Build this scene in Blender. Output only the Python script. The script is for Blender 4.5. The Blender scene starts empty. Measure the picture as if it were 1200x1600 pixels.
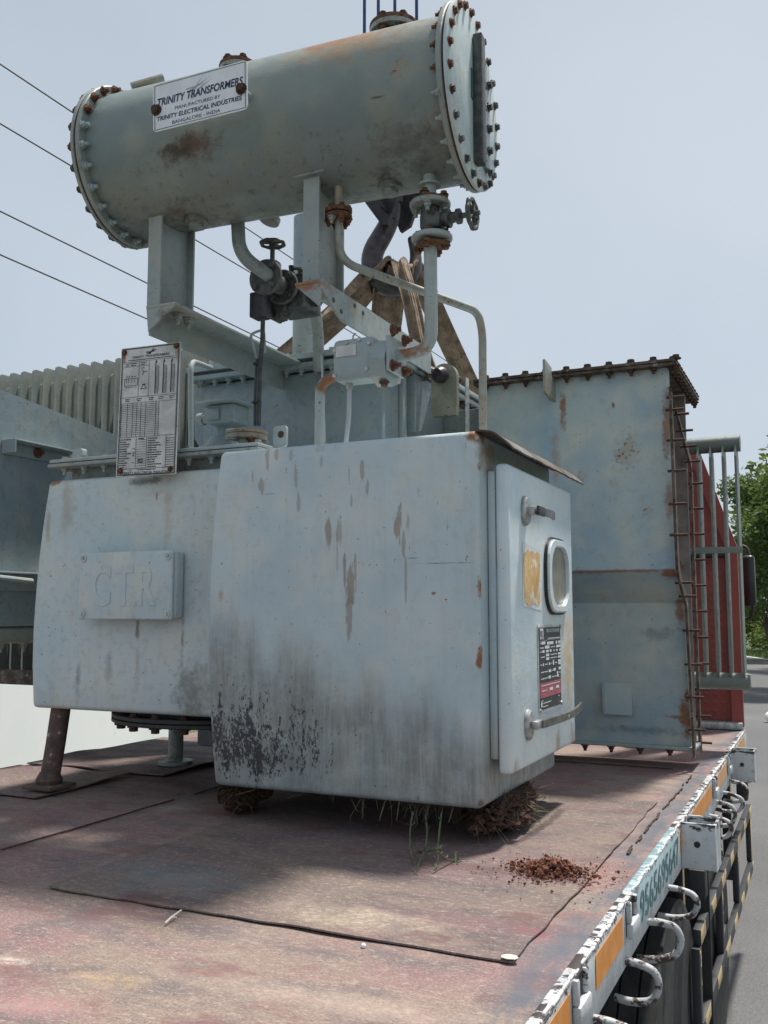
import bpy, bmesh, math, random
from mathutils import Vector, Matrix, Quaternion, noise as mnoise
random.seed(7)
SC = bpy.context.scene
COL = SC.collection
R = math.radians

# ------------------------------------------------------------------ camera
cam_d = bpy.data.cameras.new('camera'); cam = bpy.data.objects.new('camera', cam_d); COL.objects.link(cam)
cam.location = (0, 0, 0.75)
cam.rotation_euler = (R(90 + 5.98), 0, R(25.0))
cam_d.sensor_fit = 'VERTICAL'; cam_d.sensor_height = 36; cam_d.lens = 36 * 1480 / 1600
cam_d.clip_start = 0.05; cam_d.clip_end = 3000
SC.camera = cam

# ------------------------------------------------------------------ sky and sun
SUN_EL, SUN_AZ = R(71), R(25)          # azimuth measured from +Y towards +X
w = bpy.data.worlds.new('World'); SC.world = w; w.use_nodes = True
wn = w.node_tree.nodes; wl = w.node_tree.links; wn.clear()
sky = wn.new('ShaderNodeTexSky'); sky.sky_type = 'NISHITA'; sky.sun_disc = False
sky.sun_elevation = SUN_EL; sky.sun_rotation = SUN_AZ
sky.air_density = 1.0; sky.dust_density = 4.0; sky.ozone_density = 1.0
tc = wn.new('ShaderNodeTexCoord')
nz = wn.new('ShaderNodeTexNoise'); nz.inputs['Scale'].default_value = 1.7; nz.inputs['Detail'].default_value = 6; nz.inputs['Roughness'].default_value = .45
wl.new(tc.outputs['Generated'], nz.inputs['Vector'])
rp = wn.new('ShaderNodeValToRGB')
rp.color_ramp.elements[0].position = .3; rp.color_ramp.elements[0].color = (4.55, 5.3, 6.15, 1)
rp.color_ramp.elements[1].position = .7; rp.color_ramp.elements[1].color = (6.1, 6.75, 7.4, 1)
wl.new(nz.outputs['Fac'], rp.inputs['Fac'])
mx = wn.new('ShaderNodeMix'); mx.data_type = 'RGBA'; mx.inputs['Factor'].default_value = .8
wl.new(sky.outputs['Color'], mx.inputs['A']); sx = wn.new('ShaderNodeSeparateXYZ'); wl.new(tc.outputs['Generated'], sx.inputs[0])
hz = wn.new('ShaderNodeMapRange'); hz.inputs['From Min'].default_value = 0; hz.inputs['From Max'].default_value = .8; hz.inputs['To Min'].default_value = 1.16; hz.inputs['To Max'].default_value = .94; wl.new(sx.outputs['Z'], hz.inputs['Value'])
vs_ = wn.new('ShaderNodeVectorMath'); vs_.operation = 'SCALE'; wl.new(rp.outputs['Color'], vs_.inputs[0]); wl.new(hz.outputs['Result'], vs_.inputs['Scale']); wl.new(vs_.outputs['Vector'], mx.inputs['B'])
bg = wn.new('ShaderNodeBackground'); bg.inputs['Strength'].default_value = .095
wl.new(mx.outputs['Result'], bg.inputs['Color'])
wo = wn.new('ShaderNodeOutputWorld'); wl.new(bg.outputs['Background'], wo.inputs['Surface'])
sd = bpy.data.lights.new('sun', 'SUN'); sun = bpy.data.objects.new('sun', sd); COL.objects.link(sun)
sd.energy = 5.0; sd.angle = R(5); sd.color = (1, .95, .87)
sdir = Vector((math.sin(SUN_AZ) * math.cos(SUN_EL), math.cos(SUN_AZ) * math.cos(SUN_EL), math.sin(SUN_EL)))
sun.rotation_euler = sdir.to_track_quat('Z', 'Y').to_euler(); sun.location = (3, 10, 30)
SC.view_settings.view_transform = 'Standard'; SC.view_settings.look = 'None'
SC.view_settings.exposure = 0.16; SC.view_settings.gamma = 1

# ------------------------------------------------------------------ mesh helpers
WO = {}
def V(*a): return Vector(a)
def frame(axis):
    z = Vector(axis).normalized(); a = Vector((0, 0, 1)) if abs(z.z) < .9 else Vector((0, 1, 0))
    x = a.cross(z).normalized(); return x, z.cross(x), z
class MB:
    def __init__(s): s.bm = bmesh.new()
    def box(s, lo, hi, bev=0, seg=2, M=None):
        lo = Vector(lo); hi = Vector(hi); c = (lo + hi) / 2; d = hi - lo
        r = bmesh.ops.create_cube(s.bm, size=1, matrix=(M or Matrix()) @ Matrix.Translation(c) @ Matrix.Diagonal((d.x, d.y, d.z, 1)))
        if bev:
            es = list({e for v in r['verts'] for e in v.link_edges})
            bmesh.ops.bevel(s.bm, geom=es, offset=min(bev, min(d) * .49), segments=seg, affect='EDGES', profile=.5)
        return s
    def ring(s, c, x, y, r, n): return [s.bm.verts.new(c + x * (r * math.cos(2 * math.pi * k / n)) + y * (r * math.sin(2 * math.pi * k / n))) for k in range(n)]
    def skin(s, rings, cap0=True, cap1=True):
        for a, b in zip(rings, rings[1:]):
            n = len(a)
            for k in range(n): s.bm.faces.new((a[k], a[(k + 1) % n], b[(k + 1) % n], b[k]))
        if cap0: s.bm.faces.new(rings[0][::-1])
        if cap1: s.bm.faces.new(rings[-1])
    def cyl(s, p0, p1, r0, r1=None, n=20):
        p0 = Vector(p0); p1 = Vector(p1); x, y, z = frame(p1 - p0); r1 = r0 if r1 is None else r1
        s.skin([s.ring(p0, x, y, r0, n), s.ring(p1, x, y, r1, n)]); return s
    def lathe(s, prof, o, axis=(0, 0, 1), n=24, cap=True):
        x, y, z = frame(axis); o = Vector(o)
        s.skin([s.ring(o + z * h, x, y, max(r, .0005), n) for r, h in prof], cap, cap); return s
    def tube(s, pts, r, n=12, cap=True):
        pts = [Vector(p) for p in pts]; rings = []; pt = None
        for i, p in enumerate(pts):
            t = (pts[min(i + 1, len(pts) - 1)] - pts[max(i - 1, 0)]).normalized()
            if pt is None: x, y, z = frame(t)
            else:
                q = pt.rotation_difference(t); x = q @ x; x = (x - t * x.dot(t)).normalized(); y = t.cross(x)
            pt = t; rr = r[i] if isinstance(r, (list, tuple)) else r
            rings.append(s.ring(p, x, y, rr, n))
        s.skin(rings, cap, cap); return s
    def prism(s, poly, o, u, v, th):       # poly in (u,v), extruded by th along u x v
        o = Vector(o); u = Vector(u); v = Vector(v); w_ = u.cross(v).normalized() * th
        a = [s.bm.verts.new(o + u * p[0] + v * p[1]) for p in poly]
        b = [s.bm.verts.new(q.co + w_) for q in a]; n = len(a)
        s.bm.faces.new(a[::-1]); s.bm.faces.new(b)
        for k in range(n): s.bm.faces.new((a[k], a[(k + 1) % n], b[(k + 1) % n], b[k]))
        return s
    def quad(s, *ps): s.bm.faces.new([s.bm.verts.new(Vector(p)) for p in ps]); return s
    def sheet(s, fn, nu, nv, th=0, closed=False):
        g = [[s.bm.verts.new(Vector(fn(i / nu, j / nv))) for j in range(nv + 1)] for i in range(nu + 1)]
        fs = [s.bm.faces.new((g[i][j], g[i + 1][j], g[i + 1][j + 1], g[i][j + 1])) for i in range(nu) for j in range(nv)]
        if th:
            bmesh.ops.recalc_face_normals(s.bm, faces=fs)
            bmesh.ops.solidify(s.bm, geom=fs, thickness=th)
        return s
    def mesh(s, name, mats, smooth=32, center=True, fixn=True):
        if fixn: bmesh.ops.recalc_face_normals(s.bm, faces=s.bm.faces[:])
        c = Vector((0, 0, 0))
        if center:
            vs = [v.co for v in s.bm.verts]
            c = Vector([(min(v[i] for v in vs) + max(v[i] for v in vs)) / 2 for i in range(3)])
            for v in s.bm.verts: v.co -= c
        me = bpy.data.meshes.new(name); s.bm.to_mesh(me); s.bm.free()
        for m in (mats if isinstance(mats, (list, tuple)) else [mats]): me.materials.append(m)
        if smooth:
            me.shade_smooth(); me.set_sharp_from_angle(angle=R(smooth))
        return me, c
    def build(s, name, mats, parent=None, smooth=32, fixn=True):
        me, c = s.mesh(name, mats, smooth, True, fixn)
        o = bpy.data.objects.new(name, me); COL.objects.link(o); put(o, c, parent); return o
def put(o, c, parent):
    WO[o] = Vector(c)
    if parent: o.parent = parent; o.location = Vector(c) - WO[parent]
    else: o.location = c
def tag(o, label, cat, group=None, kind=None):
    if kind: o['kind'] = kind
    if label: o['label'] = label
    if cat: o['category'] = cat
    if group: o['group'] = group
    return o
def empty(name, loc, label, cat, group=None):
    o = bpy.data.objects.new(name, None); o.empty_display_size = .1; COL.objects.link(o); put(o, loc, None); return tag(o, label, cat, group)
def struct(name, mb, mat, smooth=0): o = mb.build(name, mat, None, smooth); o['kind'] = 'structure'; return o
def inst(name, me, loc, axis, parent, spin=None, sc=1):
    o = bpy.data.objects.new(name, me); COL.objects.link(o)
    q = Vector((0, 0, 1)).rotation_difference(Vector(axis)) @ Quaternion((0, 0, 1), random.uniform(0, 6) if spin is None else spin)
    o.rotation_euler = q.to_euler(); o.scale = (sc, sc, sc); put(o, loc, parent); return o
def fillet(pts, r, seg=7):
    pts = [Vector(p) for p in pts]; out = [pts[0]]
    for i in range(1, len(pts) - 1):
        p = pts[i]; a = (pts[i - 1] - p); b = (pts[i + 1] - p); rr = min(r, a.length * .48, b.length * .48)
        s0 = p + a.normalized() * rr; s1 = p + b.normalized() * rr
        for k in range(seg + 1):
            t = k / seg; out.append(s0 * (1 - t) ** 2 + p * 2 * t * (1 - t) + s1 * t * t)
    out.append(pts[-1]); return out
def rrect(x0, y0, x1, y1, r, n=5):
    out = []
    for cx, cy, a0 in ((x1 - r, y1 - r, 0), (x0 + r, y1 - r, 90), (x0 + r, y0 + r, 180), (x1 - r, y0 + r, 270)):
        out += [(cx + r * math.cos(R(a0 + 90 * k / n)), cy + r * math.sin(R(a0 + 90 * k / n))) for k in range(n + 1)]
    return out
_tc = {}
def text2d(body, bold=0):
    k = (body, bold)
    if k in _tc: return _tc[k]
    cu = bpy.data.curves.new('lettering', 'FONT'); cu.body = body; cu.size = 1; cu.offset = bold; cu.resolution_u = 3
    o = bpy.data.objects.new('lettering', cu); COL.objects.link(o)
    dg = bpy.context.evaluated_depsgraph_get(); e = o.evaluated_get(dg); me = e.to_mesh()
    vs = [(v.co.x, v.co.y) for v in me.vertices]; fs = [tuple(p.vertices) for p in me.polygons]
    e.to_mesh_clear(); bpy.data.objects.remove(o); bpy.data.curves.remove(cu)
    x0 = min(v[0] for v in vs); x1 = max(v[0] for v in vs); y0 = min(v[1] for v in vs); y1 = max(v[1] for v in vs)
    vs = [((x - x0) / (x1 - x0), (y - y0) / (y1 - y0)) for x, y in vs]
    _tc[k] = (vs, fs); return _tc[k]
class Panel:           # flat print on a plate: u to the right, v downwards, in metres from the top left corner
    def __init__(s, o, u, v, lift):
        s.o = Vector(o); s.u = Vector(u).normalized(); s.v = Vector(v).normalized(); s.n = s.v.cross(s.u).normalized(); s.l = lift; s.mb = MB()
    def p(s, x, y): return s.o + s.u * x + s.v * y + s.n * s.l
    def rect(s, x0, y0, x1, y1): s.mb.quad(s.p(x0, y0), s.p(x0, y1), s.p(x1, y1), s.p(x1, y0))
    def poly(s, pts): s.mb.quad(*[s.p(*q) for q in pts])
    def hl(s, x0, x1, y, t=.0012): s.rect(x0, y - t / 2, x1, y + t / 2)
    def vl(s, x, y0, y1, t=.0012): s.rect(x - t / 2, y0, x + t / 2, y1)
    def frame(s, x0, y0, x1, y1, t=.0015):
        s.hl(x0, x1, y0, t); s.hl(x0, x1, y1, t); s.vl(x0, y0, y1, t); s.vl(x1, y0, y1, t)
    def text(s, body, x0, y0, x1, y1, bold=0, slant=0):
        vs, fs = text2d(body, bold)
        bv = [s.mb.bm.verts.new(s.p(x0 + (x1 - x0) * a + slant * b * (y1 - y0), y1 + (y0 - y1) * b)) for a, b in vs]
        for f in fs:
            try: s.mb.bm.faces.new([bv[i] for i in f])
            except ValueError: pass
    def dashes(s, x0, x1, y, h, rnd, gap=.5):
        x = x0
        while x < x1:
            w_ = h * rnd.uniform(.5, 2.2); s.rect(x, y, min(x + w_, x1), y + h * rnd.uniform(.75, 1)); x += w_ + h * gap
    def build(s, name, mat, parent): return s.mb.build(name, mat, parent, 0, fixn=False)

# ------------------------------------------------------------------ material helpers
class MT:
    def __init__(s, name, rough=.5, metal=0, spec=.5):
        s.m = bpy.data.materials.new(name); s.m.use_nodes = True; s.nt = s.m.node_tree; s.N = s.nt.nodes; s.L = s.nt.links
        s.b = s.N['Principled BSDF']; s.b.inputs['Roughness'].default_value = rough; s.b.inputs['Metallic'].default_value = metal
        s.b.inputs['Specular IOR Level'].default_value = spec; s._pos = None
    def n(s, t, **k):
        x = s.N.new(t)
        for a, b in k.items(): setattr(x, a, b)
        return x
    def set(s, sock, v):
        if isinstance(v, bpy.types.NodeSocket): s.L.new(v, sock)
        elif isinstance(v, (tuple, list)) and len(v) == 3 and sock.type == 'RGBA': sock.default_value = (*v, 1)
        else: sock.default_value = v
    @property
    def pos(s):
        if s._pos is None: s._pos = s.n('ShaderNodeNewGeometry').outputs['Position']
        return s._pos
    def obj(s): return s.n('ShaderNodeTexCoord').outputs['Object']
    def math(s, op, a, b=0.0, clamp=False):
        x = s.n('ShaderNodeMath', operation=op, use_clamp=clamp); s.set(x.inputs[0], a); s.set(x.inputs[1], b); return x.outputs[0]
    def vm(s, op, a, b=(0, 0, 0)):
        x = s.n('ShaderNodeVectorMath', operation=op); s.set(x.inputs[0], a); s.set(x.inputs[1], b)
        return x.outputs['Value'] if op in ('LENGTH', 'DOT_PRODUCT') else x.outputs['Vector']
    def noise(s, scale=5, detail=3, rough=.5, vec=None, mul=None, dist=0):
        v = s.pos if vec is None else vec
        if mul: v = s.vm('MULTIPLY', v, mul)
        x = s.n('ShaderNodeTexNoise'); s.L.new(v, x.inputs['Vector']); x.inputs['Scale'].default_value = scale
        x.inputs['Detail'].default_value = detail; x.inputs['Roughness'].default_value = rough; x.inputs['Distortion'].default_value = dist
        return x.outputs['Fac']
    def mr(s, v, a, b, c=0., d=1., smooth=True):
        x = s.n('ShaderNodeMapRange'); x.interpolation_type = 'SMOOTHSTEP' if smooth else 'LINEAR'
        s.set(x.inputs['Value'], v)
        for i, q in zip((1, 2, 3, 4), (a, b, c, d)): s.set(x.inputs[i], q)
        return x.outputs['Result']
    def mix(s, f, a, b):
        x = s.n('ShaderNodeMix', data_type='RGBA'); s.set(x.inputs['Factor'], f); s.set(x.inputs['A'], a); s.set(x.inputs['B'], b); return x.outputs['Result']
    def sep(s, v=None):
        x = s.n('ShaderNodeSeparateXYZ'); s.L.new(s.pos if v is None else v, x.inputs[0]); return x.outputs
    def spot(s, c, r, rag=.6, nf=None, inner=.35):
        d = s.vm('SUBTRACT', s.pos, c); d = s.vm('MULTIPLY', d, tuple(1 / q for q in r)); l = s.vm('LENGTH', d)
        if nf is not None: l = s.math('ADD', l, s.math('MULTIPLY', s.math('SUBTRACT', nf, .5), rag * 2))
        return s.mr(l, inner, 1.0, 1., 0.)
    def bump(s, h, strength=.2, dist=.01):
        x = s.n('ShaderNodeBump'); x.inputs['Strength'].default_value = strength; x.inputs['Distance'].default_value = dist
        s.L.new(h, x.inputs['Height']); s.L.new(x.outputs['Normal'], s.b.inputs['Normal'])
    def done(s, col, rough=None):
        s.set(s.b.inputs['Base Color'], col)
        if rough is not None: s.set(s.b.inputs['Roughness'], rough)
        return s.m
RUST = (.145, .052, .02); RUST2 = (.34, .145, .05); DRUST = (.05, .022, .014)
def paint(name, base, cool, warm, rust=(), streak=.25, grime=0., speck=.0, smears=(), peel=None, lowdirt=None, rough=.42, mould_shade=None):
    m = MT(name, rough)
    n1 = m.noise(2.2, 3, .55); n2 = m.noise(7, 3, .6); fine = m.noise(90, 2, .6); mid = m.noise(28, 4, .65)
    stk = m.noise(1, 4, .6, mul=(26, 26, 1.6))
    c = m.mix(m.mr(n1, .36, .62), cool, base); c = m.mix(m.math('MULTIPLY', m.mr(n2, .45, .72), .7), c, warm)
    c = m.mix(m.math('MULTIPLY', m.mr(stk, .5, .78), streak), c, tuple(q * .62 for q in warm))
    if grime: c = m.mix(m.math('MULTIPLY', m.mr(mid, .48, .75), grime), c, (.10, .10, .085))
    if mould_shade:  # mould tone that also paints underside shade, fading out upwards
        z0, z1, amt = mould_shade; zz = m.sep()[2]
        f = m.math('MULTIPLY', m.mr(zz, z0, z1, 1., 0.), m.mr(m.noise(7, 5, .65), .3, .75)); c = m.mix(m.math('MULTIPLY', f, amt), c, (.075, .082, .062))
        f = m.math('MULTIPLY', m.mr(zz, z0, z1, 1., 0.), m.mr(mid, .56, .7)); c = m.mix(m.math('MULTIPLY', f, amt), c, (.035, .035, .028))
    if lowdirt:
        x, y, z = m.sep()
        edge = m.math('ADD', m.math('MULTIPLY', m.math('SUBTRACT', x, lowdirt[0]), lowdirt[1]), lowdirt[2])
        d = m.math('SUBTRACT', edge, m.math('ADD', z, m.math('MULTIPLY', m.math('SUBTRACT', m.noise(1, 4, .6, mul=(7, 7, 1.3)), .5), .35)))
        f = m.math('MULTIPLY', m.mr(d, -.02, .22), m.math('MULTIPLY', m.mr(m.noise(1, 6, .75, mul=(40, 40, 3.5), dist=.4), .28, .7, .6, 1.), m.mr(m.noise(11, 5, .7), .3, .6, .65, 1.)))
        c = m.mix(m.math('MULTIPLY', f, lowdirt[3]), c, (.125, .118, .105))
    rnf = m.noise(22, 5, .7)
    if smears:
        scn = m.noise(1, 3, .6, mul=(75, 75, 11)); c = m.mix(m.math('MULTIPLY', m.math('MULTIPLY', m.mr(scn, .70, .725), m.mr(m.sep()[2], .6, .8)), .75), c, (.20, .16, .14))
        scn = m.noise(1, 3, .6, mul=(46, 46, 17)); c = m.mix(m.math('MULTIPLY', m.mr(scn, .735, .75), .8), c, (.09, .095, .10))
        snf = m.noise(1, 4, .7, mul=(60, 60, 14))
        for (p, r_, k) in smears:
            f = m.math('MULTIPLY', m.spot(p, (r_[0] * .8, r_[1], r_[2] * 1.15), 1.15, snf, .6), k * .78); c = m.mix(f, c, (.255, .205, .17))
    if peel:
        x, y, z = m.sep(); x0, x1, z0, z1 = peel
        msk = m.math('MULTIPLY', m.mr(x, x1, x0, 1., 0.), m.math('MULTIPLY', m.mr(z, z1, z0, 1., 0.), m.mr(z, .15, .24, .55, 1.)))
        pn = m.math('ADD', m.math('MULTIPLY', m.noise(1, 8, .8, mul=(95, 95, 50)), .66), m.math('MULTIPLY', m.noise(1, 4, .65, mul=(24, 24, 3.6)), .34))
        th = m.mr(msk, 0., 1., .66, .472, False)
        c = m.mix(m.mr(m.math('SUBTRACT', pn, th), 0., .012), c, (.03, .034, .042))
    if speck:
        sp = m.noise(55, 3, .7); c = m.mix(m.math('MULTIPLY', m.mr(sp, .70 - speck * .1, .72 - speck * .1), .9), c, DRUST)
    for (p, r_, k, kind) in rust:
        f = m.math('MULTIPLY', m.spot(p, r_, 1.1, rnf, {'r': .42, 'b': .2}.get(kind, .12)), k)
        if kind == 's':    # soft stain
            c = m.mix(f, c, (.30, .19, .10))
        elif kind == 'd': c = m.mix(f, c, (.04, .034, .028))
        elif kind == 'b': c = m.mix(f, c, (.10, .055, .04))
        elif kind == 'g':  # dry glue / paper residue tone
            c = m.mix(f, c, (.62, .50, .34))
        elif kind == 'p':  # peppered pits
            c = m.mix(m.math('MULTIPLY', f, .45), c, (.34, .24, .13)); c = m.mix(m.math('MULTIPLY', f, m.mr(m.noise(70, 3, .6), .56, .62)), c, RUST)
        else: c = m.mix(f, c, m.mix(m.noise(40, 3), RUST, RUST2))
    m.bump(m.math('ADD', m.math('MULTIPLY', fine, .12), m.math('ADD', m.math('MULTIPLY', n1, 2.2), m.math('MULTIPLY', m.noise(14, 4, .6), .35))), .22, .02)
    return m.done(c, m.mr(mid, .3, .7, rough - .08, rough + .18))
def simple(name, c1, c2, scale=12, rough=.5, metal=0, bump=.2, detail=4, spec=.5, lo=.35, hi=.65, mul=None, c3=None, s3=40, t3=.62, local=False, bd=.004):
    m = MT(name, rough, metal, spec); vec = m.obj() if local else None
    n_ = m.noise(scale, detail, .6, vec, mul); c = m.mix(m.mr(n_, lo, hi), c1, c2)
    if c3: c = m.mix(m.mr(m.noise(s3, 4, .7, vec), t3, t3 + .05), c, c3)
    if bump: m.bump(n_, bump, bd)
    return m.done(c)
GB = (.315, .37, .375); GC = (.25, .32, .35); GW = (.355, .37, .335)      # transformer grey
GG = (.255, .29, .275); GGc = (.205, .25, .255); GGw = (.305, .305, .265)    # greener, weathered

# ------------------------------------------------------------------ materials
M = {}
M['plain'] = paint('grey_paint', GB, GC, GW, streak=.3, grime=.25, speck=.12)
M['tank'] = paint('shade_dulled_paint', (.25, .305, .32), (.20, .265, .30), (.29, .305, .285), streak=.35, grime=.35, speck=.12)  # grimy grey, darkened so shade from cover and conservator sits in the colour
M['dirty'] = paint('grimy_paint', GG, GGc, GGw, streak=.5, grime=.75, speck=.25)
M['rim_rust'] = simple('rust_eaten_rim', (.05, .033, .026), (.13, .10, .08), 22, .85, 0, .5, c3=(.24, .23, .20), s3=26, t3=.6)
M['rusty_paint'] = paint('rust_bitten_paint', GG, GGw, (.30, .20, .12), streak=.7, grime=.6, speck=.55)
M['rust'] = simple('rust', (.085, .035, .022), (.19, .085, .045), 45, .85, 0, .5, c3=(.03, .016, .012), s3=60, t3=.55)
M['dark_rust'] = simple('dark_rust', (.035, .02, .016), (.085, .042, .028), 50, .8, 0, .5)
M['dark_metal'] = simple('greasy_dark_metal', (.045, .047, .046), (.10, .105, .10), 30, .5, .2, .4, c3=(.16, .17, .165), s3=25, t3=.66)
M['galv'] = simple('dull_zinc', (.30, .31, .31), (.48, .49, .48), 40, .45, .6, .15)
M['black'] = simple('black_plastic', (.012, .013, .015), (.03, .031, .033), 30, .45, 0, .1)
M['cable'] = simple('cable_sheath', (.03, .036, .038), (.065, .072, .072), 30, .5, 0, .1)
M['ink'] = simple('black_print', (.018, .018, .024), (.035, .035, .045), 60, .6, 0, 0)
M['navy'] = simple('navy_print', (.012, .014, .055), (.03, .03, .085), 60, .6, 0, 0)
M['whiteprint'] = simple('white_print', (.60, .62, .64), (.74, .75, .76), 60, .6, 0, 0)
M['signwhite'] = simple('sign_enamel', (.66, .685, .72), (.76, .78, .81), 9, .45, .0, .05, c3=(.40, .40, .40), s3=14, t3=.63)
M['nameplate'] = simple('etched_plate', (.44, .44, .43), (.60, .60, .585), 14, .5, .15, .1, c3=(.34, .32, .29), s3=24, t3=.62)
M['plateblack'] = simple('black_anodised', (.022, .027, .036), (.05, .056, .066), 50, .45, 0, 0)
M['platered'] = simple('faded_red_print', (.33, .075, .10), (.44, .13, .16), 50, .5, 0, 0)
M['glass'] = simple('grimy_window', (.20, .185, .15), (.28, .265, .22), 18, .3, 0, 0)
M['gauge_glass'] = simple('dark_gauge_glass', (.02, .026, .03), (.05, .06, .065), 20, .12, 0, 0)
M['paper'] = simple('torn_paper', (.62, .38, .15), (.70, .50, .26), 22, .8, 0, .2, c3=(.78, .72, .62), s3=16, t3=.56)
M['web'] = simple('dusty_webbing', (.15, .105, .075), (.29, .215, .155), 16, .9, 0, .5, c3=(.11, .08, .06), s3=30, t3=.6, bd=.006)
M['hook'] = simple('forged_hook', (.035, .028, .032), (.075, .06, .062), 18, .42, .3, .3)
M['blockpaint'] = simple('greasy_block', (.016, .015, .018), (.045, .04, .042), 14, .5, .2, .3)
M['rope'] = simple('blue_rope', (.02, .03, .13), (.045, .06, .22), 80, .6, 0, .3)
M['fin'] = paint('radiator_paint', (.27, .285, .255), (.22, .25, .235), (.33, .33, .28), streak=.4, grime=.3, speck=.1)
M['fin2'] = paint('radiator_green_grey', (.17, .195, .18), (.15, .18, .17), (.20, .21, .18), streak=.35, grime=.35, speck=.1)
M['leg'] = simple('flaking_leg', (.075, .052, .045), (.14, .09, .075), 26, .85, 0, .6, c3=(.32, .34, .33), s3=26, t3=.62)
M['inner'] = simple('dusty_interior', (.16, .135, .125), (.25, .215, .195), 9, .85, 0, .2, c3=(.11, .07, .05), s3=20, t3=.6)

def P3(q): return q
fy = 2.881
smears = [((-1.468, 2.881, 0.837), (.026, .1, .075), 1.), ((-1.473, 2.881, 0.739), (.02, .1, .075), .9), ((-1.493, 2.881, 0.891), (.008, .1, .05), 1.), ((-1.452, 2.881, 0.902), (.009, .1, .05), .8),
          ((-1.556, 2.881, 1.014), (.018, .1, .055), .95), ((-1.514, 2.881, 1.024), (.016, .1, .05), .7), ((-1.521, 2.881, 0.936), (.006, .1, .07), .6),
          ((-1.291, 2.881, 1.042), (.02, .1, .06), 1.), ((-1.271, 2.881, 0.973), (.012, .1, .05), .8), ((-1.264, 2.881, 0.855), (.006, .1, .09), .8), ((-1.256, 2.881, 1.047), (.012, .1, .035), .6),
          ((-1.426, 2.881, 1.23), (.012, .1, .035), .8), ((-1.406, 2.881, 1.169), (.009, .1, .03), .8), ((-1.832, 2.881, 1.204), (.017, .1, .03), .8), ((-1.689, 2.881, 1.224), (.012, .1, .045), .7),
          ((-1.675, 2.881, 1.132), (.012, .1, .035), .7), ((-1.807, 2.881, 1.301), (.014, .1, .04), .7), ((-1.769, 2.881, 1.31), (.012, .1, .025), .7), ((-1.708, 2.881, 1.301), (.011, .1, .025), .6),
          ((-1.586, 2.881, 1.269), (.01, .1, .02), .6), ((-1.467, 2.881, 1.128), (.008, .1, .025), .7), ((-1.868, 2.881, 1.234), (.008, .1, .02), .7), ((-1.591, 2.881, 1.32), (.03, .1, .012), .35)]
cabrust = [((-1.125, 2.881, 0.906), (.12, .05, .0022), .75, 'd'), ((-1.799, 2.881, 1.168), (.05, .05, .002), .6, 'd'), ((-1.238, 2.881, 0.925), (.03, .05, .002), .7, 'd'), ((-1.998, 2.881, 0.808), (.02, .05, .05), .6, 's'), ((-1.008, 2.9, 1.335), (.05, .07, .05), 1., 'r'), ((-1.005, 2.88, 1.22), (.014, .03, .03), 1., 'r'), ((-1.006, 2.88, .82), (.014, .03, .045), 1., 'r'), ((-1.006, 2.88, .6), (.014, .03, .06), 1., 'r'),
           ((-1.01, 2.89, .15), (.018, .03, .018), .8, 'b'), ((-0.53, 2.881, 1.262), (.01, .05, .01), .8, 'r'), ((-1.166, 2.881, 0.808), (.012, .05, .008), .9, 'r'),
           ((-1.0, 2.98, 1.26), (.05, .14, .09), .75, 's'), ((-1.786, 2.881, 0.241), (.3, .1, .05), .25, 'd')]
M['cab'] = paint('cabinet_paint', (.49, .57, .59), (.405, .50, .545), (.56, .58, .55), rust=cabrust, streak=.22, grime=.12, speck=.05, smears=smears,
                 peel=(-1.12, -1.96, .70, .28), lowdirt=(-2.0, -.36, .80, .8))
boxrust = [((-2.962, 3.03, 1.306), (.05, .1, .03), .9, 'r'), ((-2.885, 3.03, 1.192), (.05, .1, .16), .4, 's'), ((-2.988, 3.03, 1.115), (.02, .1, .1), .5, 's'), ((-2.362, 3.03, 1.142), (.03, .1, .2), .3, 's'),
           ((-2.496, 3.03, 0.674), (.014, .1, .06), .75, 'b'), ((-2.491, 3.03, 0.535), (.02, .1, .14), .4, 's'), ((-2.276, 3.03, 0.639), (.012, .1, .12), .5, 'd'),
           ((-2.467, 3.03, 1.271), (.12, .1, .02), .7, 'd'), ((-2.636, 3.03, 0.532), (.03, .1, .09), .3, 'd'), ((-2.795, 3.03, 0.476), (.02, .1, .12), .4, 'd'), ((-2.226, 3.03, 0.445), (.12, .1, .16), .55, 'd'), ((-2.417, 3.03, 1.209), (.008, .1, .03), .6, 'b')]
M['tapbox'] = paint('tap_chamber_paint', (.50, .57, .575), (.43, .52, .55), (.57, .575, .52), rust=boxrust, streak=.25, grime=.22, speck=.1, lowdirt=(-3.0, -.25, .42, .55))
cbrust = [((-1.121, 4.36, 1.703), (.025, .2, .13), .85, 'r'), ((-1.161, 4.45, 1.472), (.03, .1, .22), .5, 's'), ((-0.819, 4.45, 1.495), (.075, .1, .11), 1., 'p'), ((-0.879, 4.45, 1.72), (.012, .1, .02), 1., 'r'), ((-1.048, 4.45, 1.388), (.06, .1, .05), .5, 'p'),
          ((-.635, 4.4, 1.62), (.03, .2, .22), .75, 'r'), ((-.635, 4.4, 1.25), (.03, .2, .12), .6, 'r'), ((-.63, 4.45, .92), (.08, .15, .03), .9, 'r'), ((-0.952, 4.45, 0.935), (.35, .06, .012), .6, 'r'),
          ((-0.74, 4.45, 1.205), (.04, .1, .05), .6, 'p'), ((-0.882, 4.45, 1.347), (.03, .1, .03), .6, 'p'), ((-.64, 4.72, .75), (.03, .15, .1), .8, 'r'), ((-.64, 4.8, .25), (.035, .15, .12), .9, 'r'), ((-0.69, 4.8, 0.244), (.08, .1, .012), .7, 'r'), ((-0.628, 4.8, 0.337), (.02, .1, .05), .9, 'r'),
          ((-.9, 4.42, 1.885), (.6, .08, .05), .55, 'd'), ((-0.862, 4.82, 0.172), (.4, .1, .03), .35, 'd'), ((-0.746, 4.75, 0.642), (.12, .2, .05), .35, 'd')]
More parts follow.
